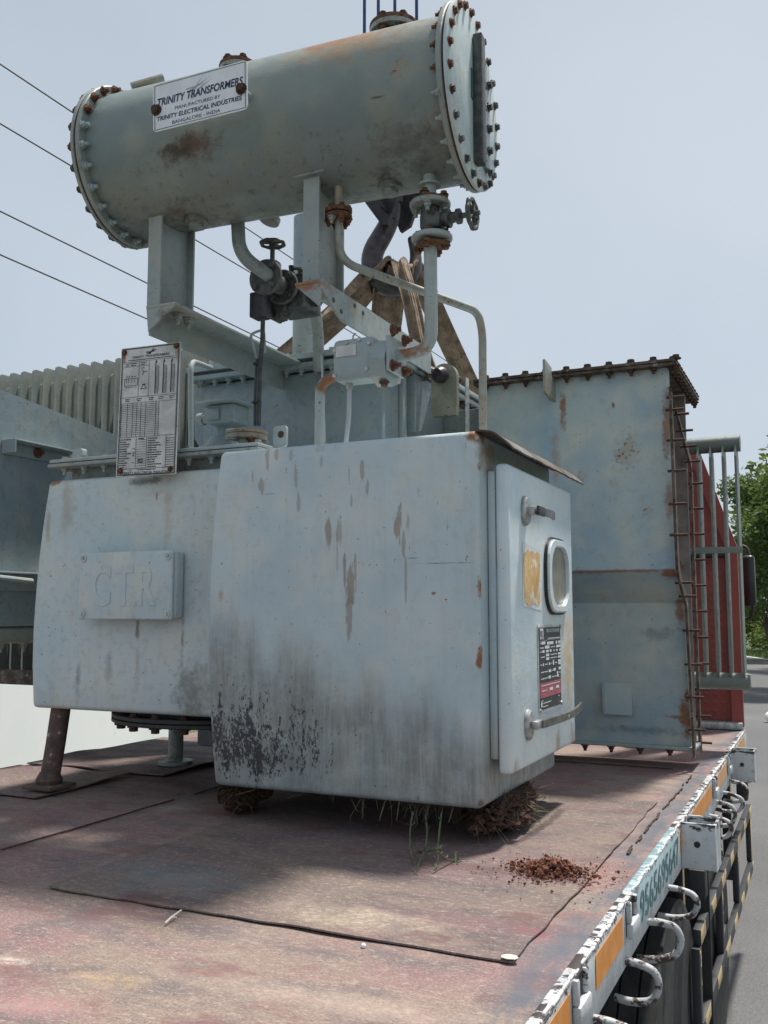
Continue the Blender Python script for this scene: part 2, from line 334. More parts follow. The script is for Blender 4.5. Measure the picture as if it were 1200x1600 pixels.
M['cable_box'] = paint('cable_box_paint', (.42, .485, .485), (.295, .40, .47), (.535, .54, .47), rust=cbrust, streak=.2, grime=.2, speck=.08)
consrust = [((-1.481, 2.85, 2.769), (.22, .3, .06), 1., 'r'), ((-1.417, 2.8, 2.716), (.34, .3, .10), .7, 's'), ((-1.23, 2.75, 2.565), (.05, .2, .055), 1., 'p'), ((-2.063, 2.7, 2.456), (.17, .3, .07), .9, 'b'), ((-2.115, 2.75, 2.453), (.1, .3, .05), .8, 'd'),
            ((-2.252, 3, 2.313), (.3, .2, .05), .8, 'b'), ((-1.352, 2.9, 2.284), (.09, .12, .05), .8, 'd'), ((-1.21, 2.8, 2.34), (.2, .2, .09), .55, 'd'), ((-2.771, 3, 2.881), (.12, .2, .06), .5, 's'), ((-1.951, 2.9, 2.809), (.12, .3, .07), .5, 's'), ((-1.306, 2.7, 2.487), (.05, .2, .006), .8, 'd')]
M['cons'] = paint('conservator_paint', (.215, .25, .23), (.175, .22, .222), (.285, .295, .25), rust=consrust, streak=.12, grime=.1, speck=.0, mould_shade=(2.27, 2.55, .5))
M['flange'] = paint('flange_paint', (.27, .30, .28), (.225, .265, .26), (.31, .295, .245), streak=.5, grime=.5, speck=.3)
doorrust = [((-0.92, 3.7, 0.539), (.055, .12, .24), 1., 'g'), ((-0.92, 3.743, 0.674), (.05, .08, .08), .5, 'g'), ((-0.93, 3.523, 0.254), (.04, .05, .09), .6, 's'), ((-0.93, 3.722, 0.192), (.03, .05, .02), .9, 'r'), ((-0.93, 3.748, 0.263), (.04, .06, .08), .5, 's'), ((-.94, 3.0, .25), (.05, .05, .04), .6, 's')]
M['door'] = paint('door_paint', (.63, .71, .74), (.53, .63, .69), (.69, .71, .69), rust=doorrust, streak=.2, grime=.08, speck=.04, rough=.36)
M['beam'] = paint('beam_paint', (.295, .33, .32), (.245, .295, .305), (.37, .355, .30), streak=.35, grime=.25, speck=.2,
                  rust=[((-1.631, 2.85, 1.907), (.09, .2, .03), .9, 'r'), ((-1.62, 2.95, 1.877), (.05, .1, .05), .5, 's'), ((-1.592, 3.1, 1.881), (.05, .1, .06), .7, 's'), ((-2.258, 2.9, 1.875), (.09, .1, .05), .6, 'b'), ((-2.4, 3.5, 1.961), (.2, .3, .03), .7, 'r')])
M['pipe_rust'] = paint('rust_streaked_pipe', (.29, .32, .30), (.33, .29, .22), (.31, .22, .14), streak=.6, grime=.4, speck=.5)
M['pipe'] = paint('pipe_paint', (.35, .405, .41), (.29, .355, .375), (.385, .395, .355), streak=.3, grime=.15, speck=.1,
                  rust=[((-1.287, 3, 1.654), (.09, .08, .03), .9, 'r'), ((-1.651, 3.05, 1.597), (.06, .1, .05), .95, 'r'), ((-1.25, 3, 1.689), (.05, .05, .03), .6, 's')])
M['lug'] = simple('bare_lug', (.20, .20, .15), (.33, .33, .26), 10, .6, .1, .2, c3=(.10, .08, .05), s3=20, t3=.6)

# truck
def deck_mat(name, shift, dk=.72):
    m = MT(name, .75)
    a = m.noise(1, 5, .6, mul=(1.1, 1.6, 1)); b = m.noise(1, 5, .65, mul=(5, 9, 1)); f = m.noise(1, 6, .75, mul=(38, 70, 10)); g = m.noise(1, 3, .6, mul=(140, 220, 10)); sc_ = m.noise(1, 4, .6, mul=(1.6, 24, 1))
    pink = ((.315 + shift) * dk, .175 * dk, .18 * dk); tan = (.335 * dk, .25 * dk, .205 * dk); grey = (.165 * dk, .14 * dk, .145 * dk)
    c = m.mix(m.mr(a, .38, .6), pink, tan); c = m.mix(m.math('MULTIPLY', m.mr(b, .45, .66), .8), c, grey)
    c = m.mix(m.math('MULTIPLY', m.mr(sc_, .56, .72), .5), c, (.30, .145, .15))
    c = m.mix(m.math('MULTIPLY', m.mr(f, .5, .7), .6), c, (.185, .14, .135)); c = m.mix(m.math('MULTIPLY', m.mr(f, .5, .32), .45), c, (.52, .43, .37))
    c = m.mix(m.math('MULTIPLY', m.mr(g, .54, .66), .65), c, (.12, .085, .085)); c = m.mix(m.math('MULTIPLY', m.mr(g, .45, .34), .5), c, (.56 * dk, .48 * dk, .42 * dk)); g2 = m.noise(1, 4, .7, mul=(60, 150, 10)); c = m.mix(m.math('MULTIPLY', m.mr(g2, .6, .66), .7), c, (.085, .055, .055)); c = m.mix(m.math('MULTIPLY', m.mr(g2, .36, .31), .6), c, (.60 * dk, .54 * dk, .49 * dk))
    wn_ = m.noise(1, 5, .7, mul=(2.6, 4.2, 1)); c = m.mix(m.math('MULTIPLY', m.mr(wn_, .54, .64), .6), c, (.235 * dk, .10 * dk, .105 * dk)); wn2 = m.noise(1, 6, .75, mul=(3.4, 7, 1), dist=.6); c = m.mix(m.math('MULTIPLY', m.mr(wn2, .56, .70), .65), c, (.12, .105, .11)); c = m.mix(m.math('MULTIPLY', m.mr(wn2, .42, .32), .5), c, (.45 * dk, .36 * dk, .30 * dk))
    rn = m.noise(9, 5, .7); rf = m.noise(1, 5, .7, mul=(14, 40, 1))
    def sp(p, r_, k, col, n_=rn):
        nonlocal c
        c = m.mix(m.math('MULTIPLY', m.math('MULTIPLY', m.spot(p, r_, 1.2, n_, 0.), k), m.mr(f, .36, .62)), c, col)
    x, y, z = m.sep()
    ed = m.math('MULTIPLY', m.mr(x, -.68, -.56), m.mr(m.noise(1, 5, .65, mul=(9, 3, 1)), .38, .6))
    c = m.mix(m.math('MULTIPLY', ed, .85), c, (.085, .105, .13))
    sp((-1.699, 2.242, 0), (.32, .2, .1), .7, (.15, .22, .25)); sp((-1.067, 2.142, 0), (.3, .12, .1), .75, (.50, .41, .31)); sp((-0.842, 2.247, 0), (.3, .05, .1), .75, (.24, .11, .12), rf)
    sp((-1.013, 2.249, 0), (.5, .05, .1), .7, (.10, .085, .09), rf); sp((-0.661, 2.23, -0), (.10, .05, .1), .8, (.24, .08, .09), rf); sp((-1.369, 1.602, 0), (.12, .06, .1), .8, (.50, .35, .19)); sp((-1.404, 1.445, 0), (.18, .08, .1), .7, (.40, .20, .21))
    sp((-2.63, 2.612, 0), (.16, .05, .1), .9, (.23, .10, .06), rf); sp((-2.313, 3.041, 0), (.14, .12, .1), .8, (.42, .39, .36), rf); sp((-1.631, 1.598, 0), (.06, .03, .1), .9, (.62, .55, .48)); sp((-0.93, 1.7, 0), (.5, .08, .1), .5, (.52, .42, .33))
    sp((-1.434, 1.971, 0), (.35, .06, .1), .5, (.17, .12, .13)); sp((-1.847, 1.888, 0), (.3, .1, .1), .6, (.16, .115, .11)); sp((-0.698, 2.818, 0), (.35, .2, .1), .6, (.26, .13, .09)); sp((-0.501, 2.837, 0), (.12, .12, .1), .7, (.10, .07, .06), rf)
    for px in ((-2.35, 1.6), (-2.2, 1.72), (-1.15, 1.95), (-1.3, 1.86), (-1.62, 1.9), (-.9, 1.75)): sp((px[0], px[1], 0), (.022, .03, .1), .6, (.17, .12, .125))
    m.bump(m.math('ADD', m.math('MULTIPLY', f, .7), g), .35, .004)
    return m.done(c, m.mr(b, .3, .7, .6, .85))
M['deck'] = deck_mat('worn_deck_paint', 0); M['deck2'] = deck_mat('worn_shaded_sheet_paint', -.05, .52)  # sheet is a darker deck copy, the transformer's shadow put into its colour
def rail_mat():
    m = MT('chipped_white_rail', .55); x, y, z = m.sep()
    a = m.noise(1, 5, .7, mul=(10, 22, 40)); b = m.noise(1, 4, .6, mul=(5, 9, 4)); s_ = m.noise(1, 4, .6, mul=(30, 46, 3))
    c = m.mix(m.mr(b, .4, .7), (.54, .565, .58), (.38, .41, .435)); c = m.mix(m.math('MULTIPLY', m.mr(m.noise(18, 5, .75), .52, .7), .6), c, (.25, .20, .17)); c = m.mix(m.math('MULTIPLY', m.mr(s_, .55, .72), .5), c, (.36, .33, .31))
    top = m.mr(z, -.03, .004, .64, .48); c = m.mix(m.mr(m.math('SUBTRACT', a, top), 0, .03), c, (.045, .035, .035))
    tl = m.math('MULTIPLY', m.math('MULTIPLY', m.mr(y, 2.62, 2.75), m.mr(y, 3.42, 3.5, 1, 0)), m.mr(z, -.13, -.10))
    c = m.mix(m.math('MULTIPLY', tl, .55), c, (.30, .50, .56))
    m.bump(a, .25, .004); return m.done(c)
M['rail'] = rail_mat()
M['ringmat'] = simple('flaked_white_bar', (.50, .51, .52), (.38, .395, .40), 10, .6, 0, .3, c3=(.07, .045, .04), s3=26, t3=.49)
M['crust'] = simple('white_crust', (.70, .70, .70), (.55, .54, .53), 30, .8, 0, .4, c3=(.10, .07, .065), s3=45, t3=.57)
M['tape'] = simple('orange_tape', (.66, .235, .03), (.74, .31, .07), 14, .45, 0, .05, c3=(.55, .33, .16), s3=40, t3=.63)
M['tapef'] = simple('faded_tape', (.62, .32, .13), (.68, .40, .21), 14, .5, 0, .05, c3=(.48, .36, .26), s3=40, t3=.6)
def guard_mat():
    m = MT('black_yellow_guard', .5); x, y, z = m.sep()
    k = m.math('SINE', m.math('MULTIPLY', m.math('ADD', y, m.math('MULTIPLY', z, .3)), 2 * math.pi / .40)); k = m.math('ADD', k, m.math('MULTIPLY', m.math('SUBTRACT', m.noise(14, 4, .7), .5), 2.6))
    nrm = m.sep(m.n('ShaderNodeNewGeometry').outputs['Normal'])[0]
    f = m.math('MULTIPLY', m.mr(k, .25, .35), m.mr(nrm, .5, .7)); c = m.mix(m.noise(9, 3), (.018, .02, .024), (.05, .053, .06)); c = m.mix(f, c, m.mix(m.noise(25, 3), (.58, .40, .17), (.66, .52, .30)))
    return m.done(c)
M['guard'] = guard_mat()
M['hood'] = paint('rusty_hood_paint', (.10, .065, .05), (.20, .21, .20), (.06, .035, .026), streak=.6, grime=.8, speck=.6, rough=.85)
M['lever'] = simple('dark_lever', (.10, .10, .10), (.20, .20, .195), 30, .4, .5, .1)
M['chassis'] = simple('chassis_black', (.012, .013, .015), (.03, .031, .034), 8, .6, 0, .2, c3=(.09, .08, .07), s3=10, t3=.66)
M['tyre'] = simple('tyre_rubber', (.016, .017, .018), (.034, .034, .034), 20, .75, 0, .3, c3=(.08, .075, .07), s3=12, t3=.65)
M['red'] = simple('red_paint', (.225, .046, .038), (.28, .066, .053), 3, .5, 0, .1, c3=(.12, .03, .026), s3=16, t3=.66)
def checker_mat():
    m = MT('red_tread_plate', .5); x, y, z = m.sep()
    a = m.math('ADD', x, z); b = m.math('SUBTRACT', x, z); k = 2 * math.pi / .11
    s1 = m.math('SINE', m.math('MULTIPLY', a, k)); s2 = m.math('SINE', m.math('MULTIPLY', b, k)); h = m.mr(m.math('MULTIPLY', s1, s2), .35, .7)
    c = m.mix(m.mr(m.noise(4, 4, .6), .4, .65), (.235, .048, .041), (.17, .038, .034)); c = m.mix(m.math('MULTIPLY', h, .25), c, (.27, .085, .075))
    m.bump(h, .6, .006); return m.done(c)
M['tread'] = checker_mat()

# setting
def road_mat():
    m = MT('asphalt', .9); f = m.noise(60, 5, .8); g = m.noise(.35, 4, .6); v = m.noise(170, 2, .6)
    c = m.mix(m.mr(g, .35, .65), (.105, .107, .112), (.145, .145, .146)); c = m.mix(m.math('MULTIPLY', m.mr(f, .5, .68), .7), c, (.22, .22, .215)); c = m.mix(m.math('MULTIPLY', m.mr(v, .52, .64), .7), c, (.05, .05, .052))
    m.bump(v, .5, .006); return m.done(c)
M['road'] = road_mat()
M['roadline'] = simple('road_paint', (.62, .62, .60), (.74, .74, .72), 20, .7, 0, .1, c3=(.25, .25, .24), s3=18, t3=.62)
M['ground'] = simple('grassy_ground', (.05, .075, .025), (.085, .10, .04), 3, .95, 0, .4, c3=(.13, .11, .07), s3=2, t3=.6)
M['grass'] = simple('grass_blades', (.07, .125, .03), (.14, .20, .055), 1.5, .8, 0, 0)
M['drygrass'] = simple('dry_grass', (.06, .05, .03), (.16, .13, .075), 30, .85, 0, 0, c3=(.07, .10, .035), s3=30, t3=.52)
M['stem'] = simple('green_stem', (.07, .09, .045), (.13, .15, .085), 30, .8, 0, 0)
def leaf_mat(name, c1, c2, c3):
    m = MT(name, .6); c = m.mix(m.mr(m.noise(1.3, 4, .6), .35, .65), c1, c2); c = m.mix(m.mr(m.noise(9, 2, .6), .52, .66), c, c3); m.set(m.b.inputs['Base Color'], c)
    t = m.n('ShaderNodeBsdfTranslucent'); m.set(t.inputs['Color'], m.mix(.5, c, (.22, .30, .05))); x = m.n('ShaderNodeMixShader'); x.inputs[0].default_value = .42
    m.L.new(m.b.outputs[0], x.inputs[1]); m.L.new(t.outputs[0], x.inputs[2]); m.L.new(x.outputs[0], m.N['Material Output'].inputs['Surface']); return m.m
M['leafd'] = leaf_mat('leaf_dark', (.035, .07, .02), (.06, .11, .032), (.09, .14, .045)); M['leafl'] = leaf_mat('leaf_light', (.075, .125, .028), (.13, .19, .05), (.17, .21, .065))
M['bark'] = simple('bark', (.07, .055, .042), (.13, .105, .08), 14, .95, 0, .6)
M['wall'] = simple('whitewash', (.84, .87, .89), (.88, .89, .90), .8, .9, 0, .1, c3=(.78, .80, .81), s3=3, t3=.66)
M['stone'] = simple('whitewashed_stone', (.72, .72, .72), (.82, .82, .81), 8, .9, 0, .3)
M['clod'] = simple('damp_soil', (.05, .024, .016), (.11, .05, .03), 35, .95, 0, .8, c3=(.03, .018, .014), s3=40, t3=.52, bd=.01)
M['soil'] = simple('red_soil', (.115, .042, .026), (.20, .078, .045), 45, .95, 0, .6, c3=(.05, .024, .018), s3=50, t3=.55)
M['wire'] = simple('aluminium_line', (.05, .055, .06), (.08, .085, .09), 5, .6, .2, 0)
M['mirror'] = simple('mirror_shell', (.012, .012, .014), (.022, .02, .022), 10, .3, 0, 0)
M['twig'] = simple('pale_twig', (.55, .50, .42), (.66, .62, .54), 40, .8, 0, 0)

# ------------------------------------------------------------------ setting
GZ = -1.25
mb = MB(); mb.quad((-400, -80, GZ - .02), (400, -80, GZ - .02), (400, 900, GZ - .02), (-400, 900, GZ - .02)); struct('ground', mb, M['ground'])
# the road runs ahead and bends gently to the left
def road_x(y): return -.0058 * max(0, y - 8) ** 2
def road_pt(t, off): 
    y = -20 + t; x = road_x(y); sl = -.0116 * max(0, y - 8); n_ = Vector((1, -sl)).normalized(); return (x + n_.x * off, y + n_.y * off)
def strip(o0, o1, z, n=90, ln=75):
    mb = MB(); a = [road_pt(ln * k / n, o0) for k in range(n + 1)]; b = [road_pt(ln * k / n, o1) for k in range(n + 1)]
    for k in range(n): mb.quad((*a[k], z), (*b[k], z), (*b[k + 1], z), (*a[k + 1], z))
    return mb
struct('road', strip(-5.2, 4.6, GZ), M['road'])
for a, b in ((4.32, 4.44),): o = struct('road_edge_line', strip(a, b, GZ + .004), M['roadline'])
# whitewashed boundary wall on the far side of the truck
bw = empty('boundary_wall', (-7.6, 8, GZ), 'white plastered boundary wall behind the truck bed at the far left', 'wall')
WM = Matrix.Translation((-7.6, 8, 0)) @ Matrix.Rotation(R(24), 4, 'Z')
MB().box((-.1, -9, GZ), (.1, 30, .55), M=WM).build('wall_body', M['wall'], bw, 0)
MB().box((-.14, -9, .551), (.14, 30, .61), .01, M=WM).build('coping', M['wall'], bw, 0)

def leaves(mb, c, r, n, size, rnd, squash=1.0):
    for _ in range(n):
        d = Vector((rnd.gauss(0, 1), rnd.gauss(0, 1), rnd.gauss(0, 1))).normalized() * (rnd.random() ** .45)
        p = Vector(c) + Vector((d.x * r, d.y * r, d.z * r * squash)); s_ = size * rnd.uniform(.6, 1.3)
        a = Vector((rnd.gauss(0, 1), rnd.gauss(0, 1), rnd.gauss(0, .6))).normalized(); b = a.cross(Vector((rnd.gauss(0, 1), rnd.gauss(0, 1), rnd.gauss(0, 1)))).normalized()
        mb.quad(p - a * s_, p - b * s_ * .42, p + a * s_, p + b * s_ * .42)
def tree(x, y, h, cr, seed, leafmat, label, nb=26, per=230, ls=.13):
    rnd = random.Random(seed); t = empty('broadleaf_tree', (x, y, GZ), label, 'tree', 'roadside trees')
    tr = MB(); path = [(x + rnd.uniform(-.1, .1) * k, y + rnd.uniform(-.1, .1) * k, GZ + h * .62 * k / 5) for k in range(6)]
    tr.tube(path, [.17 * h / 7 * (1 - .13 * k) for k in range(6)], 9); top = Vector(path[-1])
    cl = []
    for k in range(nb):
        d = Vector((rnd.gauss(0, 1), rnd.gauss(0, 1), rnd.gauss(0, .75))).normalized() * cr * rnd.uniform(.45, 1.0)
        c = Vector((x, y, GZ + h * .60)) + Vector((d.x, d.y, d.z * 1.05)); cl.append(c)
        if k % 2 == 0:
            s0 = Vector(path[2 + k % 4]); mid = s0.lerp(c, .5) + Vector((0, 0, .2)); tr.tube([s0, mid, c], [.05 * h / 7, .03 * h / 7, .012], 6)
    tr.build('trunk', M['bark'], t)
    mb = MB()
    for c in cl: leaves(mb, c, cr * rnd.uniform(.22, .42), per, ls, rnd, .75)
    mb.build('crown', leafmat, t, 0, fixn=False)
    return t
tree(*(-0.499, 26, -0.121)[:2], 6.6, 2.3, 3, M['leafd'], 'tall dark green tree beside the road at the right edge, nearest of the roadside trees', 40, 620, .075)
tree(*(-2.156, 42, -0.419)[:2], 5.4, 2.6, 4, M['leafl'], 'light green bushy tree on the verge just right of the black truck mirror', 34, 480, .10)
tree(*(0.666, 36, -0.22)[:2], 8.5, 3.2, 5, M['leafd'], 'dark tree standing off the road beyond the right edge of the picture', 30, 220, .17)
tree(*(-5.277, 52, -0.73)[:2], 4.2, 2.6, 6, M['leafl'], 'low light tree behind the red headboard where the road bends', 26, 200, .18)
tree(*(-8.446, 56, -0.879)[:2], 4.0, 2.8, 8, M['leafd'], 'low dark tree hidden behind the cable box of the transformer', 24, 180, .19)
# bushes massed along the verge, read as one hedge
rnd = random.Random(21); mb = MB()
for k in range(120):
    y = rnd.uniform(24, 50); q = road_pt(y + 20, 6.2 + rnd.uniform(0, 4.5)); r_ = rnd.uniform(.5, 1.15)
    leaves(mb, (q[0], q[1], GZ + r_ * .7 + rnd.uniform(0, .5)), r_, 150, .11, rnd, .8)
tag(mb.build('verge_hedge', M['leafl'], None, 0, fixn=False), 'mass of light green bushes along the far verge of the road', 'hedge', None, 'stuff')
mb = MB()
for k in range(9000):
    y = rnd.uniform(6, 50); q = road_pt(y + 20, 4.62 + abs(rnd.gauss(0, 1.6))); hh = rnd.uniform(.08, .32); a = rnd.uniform(0, 6.3); wv = Vector((math.cos(a), math.sin(a), 0)) * .012
    p = Vector((q[0], q[1], GZ - .02)); tip = p + Vector((rnd.gauss(0, .08), rnd.gauss(0, .08), hh)); mb.quad(p - wv, p + wv, tip + wv * .1, tip - wv * .1)
tag(mb.build('verge_grass', M['grass'], None, 0, fixn=False), 'rough green grass growing along the road verge', 'grass', None, 'stuff')
mb = MB(); bmesh.ops.create_icosphere(mb.bm, subdivisions=3, radius=.10)
for v in mb.bm.verts: v.co = v.co * (1 + .22 * mnoise.noise(v.co * 9)); v.co.z *= .9
me, c = mb.mesh('white_stone', M['stone']); o = bpy.data.objects.new('white_stone', me); COL.objects.link(o)
ws = (-1.028, 18.751, -1.15); o.location = (ws[0], ws[1], GZ + .1); tag(o, 'small whitewashed stone on the road at the right edge of the picture', 'stone')
# overhead lines
wl_ = ['topmost of the four overhead wires running past the transformer', 'second overhead wire from the top, left of the tank end', 'third overhead wire from the top, meeting the nameplate post', 'lowest of the four overhead wires, ending at the left beam']
for k, (q, lab) in enumerate(zip(((-8, 7.15, 6.743), (-8, 7.186, 6.072), (-8, 7.238, 5.092), (-8, 7.264, 4.61)), wl_)):
    pts = [(q[0], q[1] + d, q[2] + .00012 * ((d - 22) ** 2 - 22 ** 2)) for d in range(-14, 96, 6)]
    ob = MB().tube(pts, .009, 6).build('power_line', M['wire'], None); tag(ob, lab, 'wire', 'overhead wires beside the road')

# ------------------------------------------------------------------ truck
EX = -.505
T = empty('flatbed_truck', (-2.05, 3.4, GZ), 'low flatbed truck with worn pink steel deck, white side rail and red headboard', 'truck')
dk = MB(); dk.sheet(lambda a, b: (-3.6 + 3.095 * a, .3 + 6.2 * b, .003 * mnoise.noise(Vector((a * 9, b * 15, 0)))), 60, 110); dk.box((-3.6, .3, -.02), (EX - .002, 6.5, -.006))
deck = dk.build('deck', M['deck'], T, 30, fixn=False)
# welded plate laid on the deck with lifted ragged edges
def plate_fn(x0, y0, x1, y1, seed, lift, z0):
    rnd = random.Random(seed)
    def f(a, b):
        x = x0 + (x1 - x0) * a; y = y0 + (y1 - y0) * b; e = min(a, 1 - a, b, 1 - b)
        rag = .012 * mnoise.noise(Vector((x * 9, y * 9, seed)))
        if b == 0: y += rag
        if a in (0, 1): x += rag * .7
        wv = max(0, mnoise.noise(Vector((x * 3.2, y * 2.5, seed + 4)))) * lift * max(0, 1 - e * 9)
        return (x, y, z0 + wv)
    return f
pl = MB().sheet(plate_fn(-1.957, 2.025, -.64, 3.9, 3, .005, .008), 70, 60, .004).build('overlay_plate', M['deck2'], T, 30, fixn=True)
MB().sheet(plate_fn(-3.58, 3.55, -2.75, 4.6, 9, .03, .014), 50, 40, .005).build('overlay_plate', M['deck2'], T, 30)
MB().sheet(plate_fn(-3.58, 2.93, -2.9, 3.5, 12, .03, .012), 50, 40, .005).build('overlay_plate', M['deck2'], T, 30)
for x0, y0, x1, y1 in ((-2.39, .4, -2.375, 5.4), (-3.3, 4.75, -.7, 4.762), (-.60, 3.05, -.594, 4.6)):
    n_ = 40; mb = MB()
    for k in range(n_):
        a = k / n_; b = (k + 1) / n_; vert = abs(x1 - x0) < abs(y1 - y0)
        if random.random() < .2: continue
        if vert: xx = x0 + random.uniform(-.004, .004); mb.box((xx, y0 + (y1 - y0) * a, .003), (xx + random.uniform(.003, .009), y0 + (y1 - y0) * b, .0075))
        else: yy = y0 + random.uniform(-.004, .004); mb.box((x0 + (x1 - x0) * a, yy, .003), (x0 + (x1 - x0) * b, yy + random.uniform(.003, .009), .0075))
    o = mb.build('weld_seam', M['dark_rust'], T, 0); o['kind'] = 'stuff'
rl = MB(); rl.box((EX - .03, .3, -.152), (EX, 6.52, .004), .006); side = rl.build('side_rail', M['rail'], T)
tp = ((1.55, 1.961, 'tape'), (2.196, 2.5, 'tape'), (3.535, 3.66, 'tape'), (3.84, 4.52, 'tape'), (4.72, 5.2, 'tapef'), (5.3, 5.43, 'tapef'), (5.66, 6.35, 'tapef'))
for a, b, m_ in tp:
    s_ = .012; MB().prism([(a, -.088), (b, -.088 + s_ * .4), (b, -.012), (a, -.014)], (EX + .0012, 0, 0), (0, 1, 0), (0, 0, 1), .001).build('reflective_tape', M[m_], side, 0)
pn = Panel((EX, 2.70, -.022), (0, 1, 0), (0, 0, -1), .0016)
vs = pn.text('9565695647', .05, .0, .79, .088, .012, -.0); pn.build('painted_number', simple('teal_lettering', (.045, .12, .14), (.10, .19, .21), 30, .6, 0, 0, c3=(.42, .52, .56), s3=40, t3=.6), side)
cr = MB(); rnd = random.Random(5); y = .9
while y < 6.4:
    l = rnd.uniform(.012, .05); h = rnd.uniform(.004, .014)
    if rnd.random() < .75: cr.box((EX - rnd.uniform(.005, .014), y, 0.001), (EX + rnd.uniform(-.003, .002), y + l, h * .55 + .003), .002, 1, Matrix.Translation((0, 0, 0)))
    y += l * rnd.uniform(.7, 1.1)
o = cr.build('flaking_edge', M['crust'], side, 40); o['kind'] = 'stuff'
# rope hooks: bent bars under the rail
hk = MB(); hk.tube(fillet([(-.03, 0, .0), (.03, 0, .0), (.074, .006, -.014), (.084, .008, -.046), (.066, .004, -.082), (.015, 0, -.092), (-.03, 0, -.088)], .035, 5), .0095, 10)
hme, hc = hk.mesh('rope_hook', M['ringmat'], 40, True)
for y in (1.86, 2.17, 2.53, 2.87, 3.25, 3.95, 4.43, 4.72, 5.02, 5.33, 5.9):
    o = bpy.data.objects.new('rope_hook', hme); COL.objects.link(o); o.rotation_euler = (random.uniform(-.05, .05), random.uniform(-.1, .1), random.uniform(-.12, .12)); o.scale = (random.uniform(.92, 1.18), 1, random.uniform(.95, 1.15)); put(o, Vector((EX, y, -.135)) + hc, T)
# stake pockets
for y in (3.55, 5.46):
    mb = MB(); mb.box((EX + .001, y, -.145), (EX + .118, y + .012, .012), .004); mb.box((EX + .001, y + .012, -.15), (EX + .008, y + .16, .012)); mb.box((EX + .108, y + .012, -.15), (EX + .118, y + .16, .006)); mb.box((EX + .001, y + .148, -.145), (EX + .118, y + .16, .008))
    p = mb.build('stake_pocket', M['rail'], T); mb = MB(); mb.cyl((EX + .055, y - .0015, -.06), (EX + .055, y + .004, -.06), .011, n=14); mb.build('bolt_hole', M['black'], p)
    MB().box((EX + .02, y + .02, -.25), (EX + .075, y + .09, -.152), .004).build('stake_foot', M['chassis'], T)
# small tie sockets cut into the rail
for y in (1.98, 2.545, 4.56, 5.24):
    mb = MB(); mb.box((EX + .001, y, -.085), (EX + .02, y + .10, -.045), .006); mb.box((EX + .001, y, -.045), (EX + .014, y + .02, .006), .004); mb.box((EX + .001, y + .08, -.045), (EX + .014, y + .10, .006), .004)
    p = mb.build('tie_socket', M['rail'], T); MB().box((EX + .001, y + .022, -.044), (EX + .0045, y + .078, .002)).build('socket_opening', M['black'], p, 0)
# chassis, wheel, mudguard
MB().box((-1.15, .5, -.62), (-1.03, 6.4, -.022), .004).build('chassis_beam', M['chassis'], T); MB().box((-3.05, .5, -.62), (-2.93, 6.4, -.022), .004).build('chassis_beam', M['chassis'], T)
for y in (1.2, 2.3, 3.72, 4.3, 5.1, 5.8): MB().box((-3.55, y, -.15), (EX - .031, y + .06, -.021)).build('cross_member', M['chassis'], T)
def wheel(x0, x1, y, r):
    mb = MB(); pr = []; n = 9
    for k in range(n + 1):
        a = k / n; pr.append((r - (.02 if abs(a - .5) > .38 else 0), (x1 - x0) * a))
    prof = [(r * .55, 0), (r * .93, -.005)]
    gv = 5
    for k in range(gv):
        a0 = (x1 - x0) * (k + .06) / gv; a1 = (x1 - x0) * (k + .94) / gv; prof += [(r, a0), (r, a1), (r - .018, a1 + .001), (r - .018, (x1 - x0) * (k + 1.06) / gv - .001)] if k < gv - 1 else [(r, a0), (r, a1)]
    prof += [(r * .93, x1 - x0 + .005), (r * .55, x1 - x0)]
    mb.lathe(prof, (x0, y, GZ + r), (1, 0, 0), 56); wt = mb.build('wheel', M['tyre'], T)
    MB().lathe([(r * .54, .02), (r * .5, .05), (r * .2, .06), (r * .18, .1), (.01, .1)], (x1 - .06, y, GZ + r), (1, 0, 0), 30).build('rim', M['chassis'], wt)
wheel(-.82, -.52, 3.48, .5); wheel(-3.5, -3.2, 3.48, .5); wheel(-.82, -.52, 4.68, .5); wheel(-3.5, -3.2, 4.68, .5)
MB().box((-.86, 4.02, -.95), (-.47, 4.035, -.16), .004).build('mud_flap', M['tyre'], T)
# side guard
sg = MB(); GX = -.475
for z0 in (-.475, -.80): sg.box((GX - .03, 3.78, z0), (GX, 6.3, z0 + .058), .004)
g = sg.build('side_guard', M['guard'], T)
for y in (3.75, 4.55, 5.35, 6.24): MB().box((GX - .034, y, -.86 if y < 4 else -.742), (GX - .004, y + .05, -.477), .003).build('guard_post', M['guard'], g)
for y in (4.95, 5.8): MB().box((GX - .12, y, -.75), (GX - .07, y + .05, -.153), .003).build('guard_hanger', M['guard'], g)
MB().box((GX - .1, 3.79, -.47), (GX - .06, 3.83, -.153), .003).build('guard_hanger', M['guard'], g)
# headboard
hb = MB(); hb.prism([(-3.6, .02), (-.53, .02), (-.53, 1.16), (-.76, 1.86), (-.95, 1.95), (-3.2, 1.95), (-3.4, 1.86), (-3.6, 1.16)], (0, 6.58, 0), (1, 0, 0), (0, 0, 1), .03); hbo = hb.build('headboard', M['red'], T, 0)
MB().box((-3.56, 6.535, .03), (-.585, 6.5495, 1.10), .002).build('tread_plate', M['tread'], hbo, 0)
hf = MB(); hf.prism([(-.585, .02), (-.515, .02), (-.515, 1.16), (-.585, 1.15)], (0, 6.549, 0), (1, 0, 0), (0, 0, 1), .05); hf.prism([(-.585, 1.152), (-.515, 1.162), (-.75, 1.875), (-.82, 1.85)], (0, 6.549, 0), (1, 0, 0), (0, 0, 1), .04); hf.build('edge_frame', M['red'], hbo, 0)
MB().box((-3.56, 6.50, 1.105), (-.588, 6.5495, 1.125), .002).build('ledge', M['chassis'], hbo, 0)
MB().box((-3.58, 6.44, .006), (-.52, 6.53, .05), .005).build('sill', M['galv'], T)
